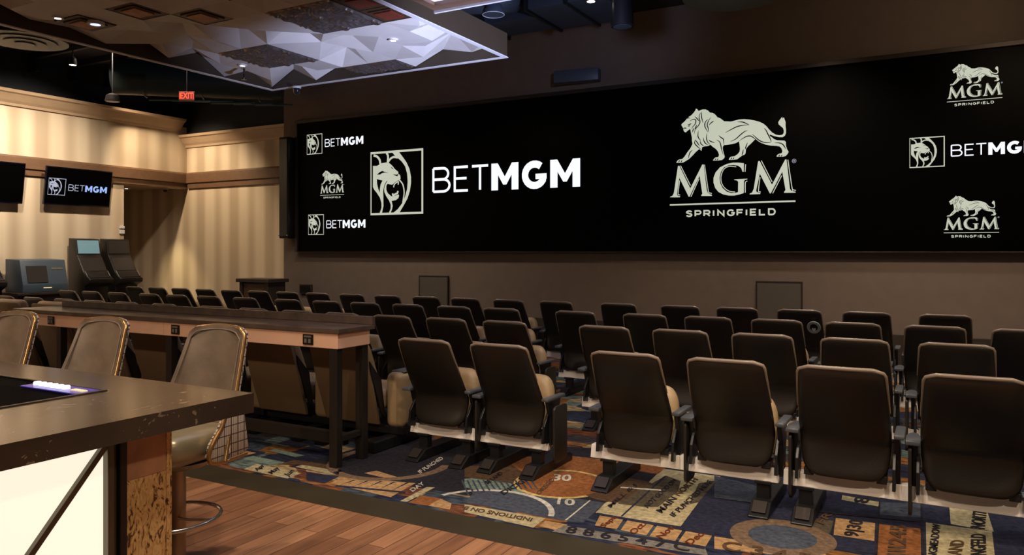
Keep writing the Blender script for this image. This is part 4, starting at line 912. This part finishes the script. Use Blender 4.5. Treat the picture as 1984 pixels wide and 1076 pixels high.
# ------------------------------------------------------------------ hung decorative ceiling
cl = thing('hung_ceiling_panel', 'hung ceiling raft of pale faceted panels with embossed tin tiles', 'ceiling panel', (-6.8, 6, 4.2)); CLV = Vector(cl.location)
def cb(mbx, name, **k):
    mbx.v = [tuple(Vector(v) - CLV) for v in mbx.v]; return mbx.build(name, cl, **k)
CX0, CX1, CY0, CY1 = -8.88, -4.77, 2.6, 8.46; ZR = 4.2
mb = MB()
for q in ((CX0, CX1, CY1 - .04, CY1), (CX0, CX1, CY0, CY0 + .04), (CX0, CX0 + .04, CY0 + .04, CY1 - .04), (CX1 - .04, CX1, CY0 + .04, CY1 - .04)): mb.box(*q, ZR + .012, ZR + .31, M['cloudf'])
mb.box(CX0 + .04, CX1 - .04, CY0 + .04, CY1 - .04, ZR + .28, ZR + .31, M['cloudf'])
cb(mb, 'fascia')
mb = MB()
for q in ((CX0 - .01, CX1 + .01, CY1 - .045, CY1 + .01), (CX0 - .01, CX1 + .01, CY0 - .01, CY0 + .05), (CX0 - .01, CX0 + .05, CY0 + .05, CY1 - .045), (CX1 - .05, CX1 + .01, CY0 + .05, CY1 - .045)): mb.box(*q, ZR, ZR + .012, M['rim'])
cb(mb, 'rim')
mb = MB()
gx0 = CX0 + .05; nxg = 9; nyg = 13; sx_ = (CX1 - .05 - gx0) / nxg; gy0 = CY0 + .05; sy_ = (CY1 - .05 - gy0) / nyg
def cellof(x, y): return int((x - gx0) / sx_), int((y - gy0) / sy_)
orn = []   # (i0,j0,ni,nj,kind)
i_, j_ = cellof(-5.7, 6.3); orn.append((i_ - 1, j_ - 1, 2, 2, 'tin')); i_, j_ = cellof(-7.25, 7.25); orn.append((i_ - 1, j_ - 1, 2, 2, 'tin'))
orn += [(8, 8, 1, 1, 'red'), (8, 7, 1, 1, 'red'), (4, 12, 1, 1, 'tin'), (5, 12, 1, 1, 'tin'), (3, 5, 1, 1, 'bronze'), (4, 6, 1, 1, 'bronze'), (1, 5, 1, 1, 'bronze'), (6, 4, 2, 2, 'tin'), (3, 2, 1, 1, 'bronze')]
occ = {(i, j) for a, b, c, d, k in orn for i in range(a, a + c) for j in range(b, b + d)}
rnd = random.Random(5); hts = {}
for i in range(nxg + 1):
    for j in range(nyg + 1): hts[i, j] = (.0 if (i + j) % 2 else .14) + rnd.random() * .13
for a, b, c, d, k in orn:
    for i in range(a, a + c + 1):
        for j in range(b, b + d + 1): hts[i, j] = .03
LAMPS = [(112, 36), (470, 128), (762, 79), (185, 48)]
lampcells = [cellof(*on_z(u, v, 4.23)) for u, v in LAMPS]
for (i, j) in lampcells:
    for a in (0, 1):
        for b in (0, 1): hts[i + a, j + b] = .045
for i in range(nxg):
    for j in range(nyg):
        if (i, j) in occ: continue
        P = [(gx0 + sx_ * (i + a), gy0 + sy_ * (j + b), ZR + .012 + hts[i + a, j + b]) for a, b in ((0, 0), (1, 0), (1, 1), (0, 1))]
        q = rnd.random()
        if (i, j) in lampcells: mb.add(P, [[0, 3, 2, 1]], M['cloudw']); continue
        if q < .35: mb.add(P, [[0, 2, 1], [0, 3, 2]], M['cloudw'])
        elif q < .7: mb.add(P, [[0, 3, 1], [1, 3, 2]], M['cloudw'])
        else:
            c = (gx0 + sx_ * (i + .5 + rnd.uniform(-.2, .2)), gy0 + sy_ * (j + .5 + rnd.uniform(-.2, .2)), ZR + .02 + rnd.random() * .25)
            mb.add(P + [c], [[0, 4, 1], [1, 4, 2], [2, 4, 3], [3, 4, 0]], M['cloudw'])
cb(mb, 'faceted_panels')
for a, b, c, d, k in orn:
    x0, y0, x1, y1 = gx0 + sx_ * a + .006, gy0 + sy_ * b + .006, gx0 + sx_ * (a + c) - .006, gy0 + sy_ * (b + d) - .006
    mb = MB(); zt = ZR + .045
    if k == 'tin':
        N = 56 if c == 2 else 28; V = []; F = []
        for i in range(N + 1):
            for j in range(N + 1):
                u, v = i / N * c, j / N * d; r1 = math.hypot((u % 1) - .5, (v % 1) - .5); an = math.atan2((v % 1) - .5, (u % 1) - .5)
                h = .5 + .5 * math.sin(26 * r1 + 3 * an) * math.cos(5 * an + 9 * r1)
                h = h * .032 * (1 if .02 < u / c < .98 and .02 < v / d < .98 else 0)
                V.append((x0 + (x1 - x0) * i / N, y0 + (y1 - y0) * j / N, zt - h))
        for i in range(N):
            for j in range(N): q = i * (N + 1) + j; F.append([q, q + 1, q + N + 2, q + N + 1])
        mb.add(V, F, M['tin']); o = cb(mb, 'embossed_tile'); tag(o, 'dark embossed tin tile with scrollwork')
    else:
        mc_ = M['bronzetile']; mb.box(x0, x1, y0, y1, zt, zt + .02, mc_)
        e = .10; mb.box(x0 + e * .6, x1 - e * .6, y0 + e * .6, y1 - e * .6, zt - .012, zt, mc_, .004)
        mb.box(x0 + e, x1 - e, y0 + e, y1 - e, zt - .024, zt - .012, M['redtile'] if k == 'red' else M['patina'], .008)
        o = cb(mb, 'square_tile'); tag(o, 'dark bronze square tile' if k != 'red' else 'square tile with a shiny red centre')
# second raft with the lit panel
c2 = thing('lit_ceiling_raft', 'hung raft with brown fascia and a glowing cool white panel, top centre', 'ceiling panel', (-3.2, 5.0, 4.30)); V2 = Vector(c2.location)
def c2b(mbx, name): mbx.v = [tuple(Vector(v) - V2) for v in mbx.v]; return mbx.build(name, c2)
A0, A1, B0, B1 = -4.60, -1.8, 3.2, 6.62
mb = MB()
for q in ((A0, A1, B1 - .15, B1), (A0, A1, B0, B0 + .22), (A0, A0 + .10, B0 + .22, B1 - .15), (A1 - .22, A1, B0 + .22, B1 - .15)): mb.box(*q, 4.262, 4.50, M['band'])
c2b(mb, 'fascia')
mb = MB(); mb.box(A0, A1 + .01, B1 - .02, B1 + .012, 4.235, 4.26, M['rim']); mb.box(A1 - .02, A1 + .012, B0, B1 - .02, 4.235, 4.26, M['rim']); c2b(mb, 'rim')
mb = MB(); mb.box(A0 + .101, A1 - .221, B0 + .221, B1 - .151, 4.30, 4.36, M['glowpanel']); tag(c2b(mb, 'lit_panel'), 'glowing cool white panel')
# hanging rods of the rafts
for (x, y, z0, nm, root, V_) in ((-8.3, 7.9, 4.51, 'rod', cl, CLV), (-5.3, 7.9, 4.51, 'rod', cl, CLV), (-8.3, 3.2, 4.51, 'rod', cl, CLV), (-5.3, 3.2, 4.51, 'rod', cl, CLV), (-4.3, 6.5, 4.5, 'rod', c2, V2), (-2.1, 6.5, 4.5, 'rod', c2, V2), (-4.3, 3.3, 4.5, 'rod', c2, V2), (-2.1, 3.3, 4.5, 'rod', c2, V2)):
    mb = MB(); mb.tube([(x - V_.x, y - V_.y, z0 - V_.z), (x - V_.x, y - V_.y, 5.999 - V_.z)], .008, M['blacksteel'], 6); mb.build(nm, root)

# ------------------------------------------------------------------ lamps and services
def downlight(u, v, zz, r, label, m='glow', group='small recessed lamps overhead'):
    x, y = on_z(u, v, zz)
    t = thing('recessed_lamp', label, 'lamp', (x, y, zz), group=group)
    mb = MB(); mb.lathe([(r, 0), (r * 1.3, 0), (r * 1.3, .03), (r, .03)], M['rim'], 20); mb.build('trim_ring', t, smooth=40)
    mb = MB(); mb.lathe([(0, -.003), (r, .001), (r, .028), (0, .028)], M[m], 20); mb.build('lens', t)
    mb = MB(); mb.lathe([(r * 1.1, .031), (r * 1.1, 4.478 - zz), (0, 4.478 - zz)], M['blackplastic'], 16); mb.build('can', t, smooth=40)
for u, v, lb in ((112, 36, 'small round lamp in the hung raft, leftmost, near the blue lamp'), (470, 128, 'small round lamp in the hung raft near its far left corner'), (762, 79, 'small round lamp in the hung raft between the tin tiles and the red tiles')):
    downlight(u, v, 4.238, .045, lb)
downlight(185, 48, 4.215, .07, 'blue glowing round lamp in the hung raft on a dark tile', 'glowblue')
def hung_lamp(u, v, zz, r, label, m, body='blackplastic', h=.12):
    x, y = on_z(u, v, zz); t = thing('hanging_lamp', label, 'lamp', (x, y, zz))
    mb = MB(); mb.lathe([(r, 0), (r * 1.05, .01), (r * .9, h), (r * .3, h + .04), (0, h + .04)], M[body], 20); mb.build('housing', t, smooth=40)
    mb = MB(); mb.lathe([(0, -.002), (r * .85, -.002), (r * .85, .01), (0, .01)], M[m], 20); mb.build('lens', t)
    mb = MB(); mb.tube([(0, 0, h + .04), (0, 0, 5.999 - zz)], .012, M['blackplastic'], 6); mb.build('stem', t)
hung_lamp(141, 126, 5.3, .07, 'small hanging lamp over the striped wall, left of the white cone lamp', 'glow')
hung_lamp(1145, 3, 5.4, .07, 'small lit lamp at the top edge beside the black can lamp', 'glow')
hung_lamp(1206, 52, 4.95, .155, 'large black can lamp with a dark blue lens hanging above the video wall', 'steelblue', 'blackplastic', .45)
hung_lamp(218, 197, 4.7, .13, 'white rimmed cone lamp hanging over the crown of the striped wall', 'whitepl', 'kiosk', .12)
x, y = on_z(560, 184, 4.05)
cd = thing('dome_camera', 'small dark dome camera under the far edge of the hung raft', 'camera', (x, 8.42, 4.08))
mb = MB(); mb.lathe([(.06, .09), (.065, .12), (0, .12)], M['whitepl'], 20); mb.build('mount', cd, smooth=40)
mb = MB(); mb.lathe([(0, 0), (.03, .01), (.05, .04), (.055, .09), (0, .09)], M['dome'], 20); mb.build('dome', cd, smooth=60)
x, y = on_z(473, 155, 4.10); sd = thing('sprinkler', 'tiny dark sprinkler head under the hung raft near its left corner', 'sprinkler', (x, y, 4.10))
mb = MB(); mb.lathe([(0, 0), (.035, .004), (.03, .03), (.015, .04), (.015, .375), (0, .375)], M['dome'], 12); mb.build('head', sd, smooth=40)
x, y = on_z(245, 366, 3.37); rl = thing('recessed_lamp', 'small lit lamp in the ceiling of the recess beside the striped wall', 'lamp', (x, y, 3.37))
mb = MB(); mb.lathe([(.06, 0), (.085, 0), (.085, .029), (.06, .029)], M['rim'], 20); mb.build('trim_ring', rl, smooth=40)
mb = MB(); mb.lathe([(0, -.002), (.06, .001), (.06, .028), (0, .028)], M['glow'], 20); mb.build('lens', rl)
x, y = on_z(320, 371, 3.33); rc_ = thing('dome_camera', 'small dark dome camera in the ceiling of the recess by the striped corner', 'camera', (x, y, 3.31))
mb = MB(); mb.lathe([(0, 0), (.04, .015), (.06, .06), (0, .06)], M['dome'], 16); mb.build('dome', rc_, smooth=60)
mb = MB(); mb.lathe([(.075, .06), (.075, .089), (0, .089)], M['whitepl'], 16); mb.build('mount', rc_, smooth=40)
# exit sign
ex = thing('exit_sign', 'red lit EXIT sign hanging from the dark ceiling above the striped wall', 'exit sign', (-11.97, 9.36, 4.50), math.radians(33)); ex.scale = (.82, .82, .82)
mb = MB(); mb.box(-.17, .17, -.025, .025, 0, .20, M['exitbox'], .006); mb.build('housing', ex)
vs, fs = text_mesh('EXIT', .19, .004); mb = MB(); mb.add([(x * .72, -.027, .1 + y) for x, y, _ in vs], fs, M['exitred'])
for s in (-1, 1): mb.box(s * .145 - .008, s * .145 + .008, -.028, -.0255, .03, .17, M['exitred'])
mb.build('lettering', ex)
mb = MB(); mb.tube([(0, 0, .2), (0, 0, 1.82)], .012, M['blackplastic'], 6); mb.build('stem', ex)
# air diffusers (stepped cones)
def diffuser(x, y, zz, r, label):
    t = thing('air_diffuser', label, 'air diffuser', (x, y, zz)); 
    for k, f in enumerate((1.0, .74, .48, .24)):
        mb = MB(); mb.lathe([(r * f, .0), (r * (f - .12), .05), (r * (f - .12), .06), (r * f, .012)], M['ductrim'], 44, c=(0, 0, -.02 * k)); mb.build('cone_ring', t, smooth=40)
    mb = MB(); mb.lathe([(0, .08), (r * .98, .08), (r * .9, .14), (r * .45, .2), (r * .45, 5.999 - zz), (0, 5.999 - zz)], M['blackpaint'], 32); mb.build('neck', t, smooth=40)
diffuser(*on_z(1422, -8, 5.4), 5.4, .72, 'big round stepped air diffuser at the top right of the centre')
diffuser(*on_z(48, 80, 5.35), 5.35, .66, 'round stepped air diffuser at the left edge under the dark ceiling')
# ducts
dk = thing('rectangular_duct', 'blue-grey rectangular air duct under the ceiling behind the can lamp', 'duct', (0, 0, 5.5))
mb = MB(); mb.box(-7.4, -5.62, 10.9, 11.65, 0, .4, M['duct'], .006); mb.build('duct_section', dk)
mb = MB(); mb.box(-5.56, -4.3, 10.5, 11.75, 0, .4, M['duct'], .006); mb.build('duct_section', dk)
for x in (-5.59, -4.9, -6.6):
    mb = MB(); mb.box(x - .02, x + .02, 10.45, 11.8, -.03, .45, M['blacksteel']); mb.build('duct_strap', dk)
rd = thing('round_duct', 'fat round spiral duct bending up into the ceiling, top centre', 'duct', (-6.2, 10.3, 5.5))
mb = MB(); mb.tube(smooth_path([(-1.8, -.6, .22), (-.6, -.3, .2), (.1, 0, .2), (.3, .35, .28)], 5), .24, M['duct'], 20); mb.build('tube', rd, smooth=60)
x, y = on_z(956, 28, 5.2); hs = thing('round_speaker', 'round ceiling speaker with a pale rim hanging under the round duct', 'speaker', (x, y, 5.2))
mb = MB(); mb.lathe([(.15, 0), (.165, 0), (.165, .03), (.12, .14), (0, .14)], M['duct'], 24); mb.build('housing', hs, smooth=40)
mb = MB(); mb.lathe([(0, .006), (.15, .006), (.15, -.004), (.165, -.004), (.165, .0), (0, .008)], M['steelblue'], 24); mb.tube([(.158 * math.cos(k * pi / 16), .158 * math.sin(k * pi / 16), -.004) for k in range(32)], .005, M['rim'], 6, close=True); mb.build('grille', hs)
mb = MB(); mb.tube([(0, 0, .14), (0, 0, .1 + .02 + 5.999 - 5.32)], .01, M['blacksteel'], 6); mb.build('stem', hs)
ld = thing('round_duct', 'large dark green round duct beyond the left corner of the hung raft', 'duct', (-13.9, 11.3, 5.45))
mb = MB(); mb.tube([(-1.3, -1.2, 0), (.2, .1, 0), (1.3, 1.0, 0)], .38, M['ductg'], 24); mb.build('tube', ld, smooth=60)
mb = MB()
for k in (-.8, 0, .8): mb.tube([(k * 1.1 + .4 * math.cos(q * pi / 12) * -.64, k * .95 + .4 * math.cos(q * pi / 12) * .76, .4 * math.sin(q * pi / 12)) for q in range(24)], .018, M['ductg'], 6, close=True)
mb.build('seam_ring', ld)
for k in range(3):
    mb = MB(); yy = -.25 + .3 * k
    mb.tube([(-1.0 + .35 * k, yy - .35, -.42), (.1 + .35 * k, yy + .35, -.42), (.1 + .35 * k, yy + .35, -.48), (.9 + .3 * k, yy + .75, -.48)], .022, M['pipeg'], 8); mb.build('attached_pipe', ld, smooth=60)
# dark open framing above the striped wall
for k in range(9):
    y = 4.2 + k * .85
    mb = MB(); mb.box(-16.9, -16.6, y - .03, y + .03, 5.55, 5.95, M['blacksteel']); mb.box(-16.6, -13.8, y - .04, y + .04, 5.82, 5.95, M['blacksteel'])
    tag(mb.build('steel_joist'), 'black steel joist under the dark ceiling over the striped wall', 'joist', 'black joists over the striped wall')
print('scene done', len(D.objects))
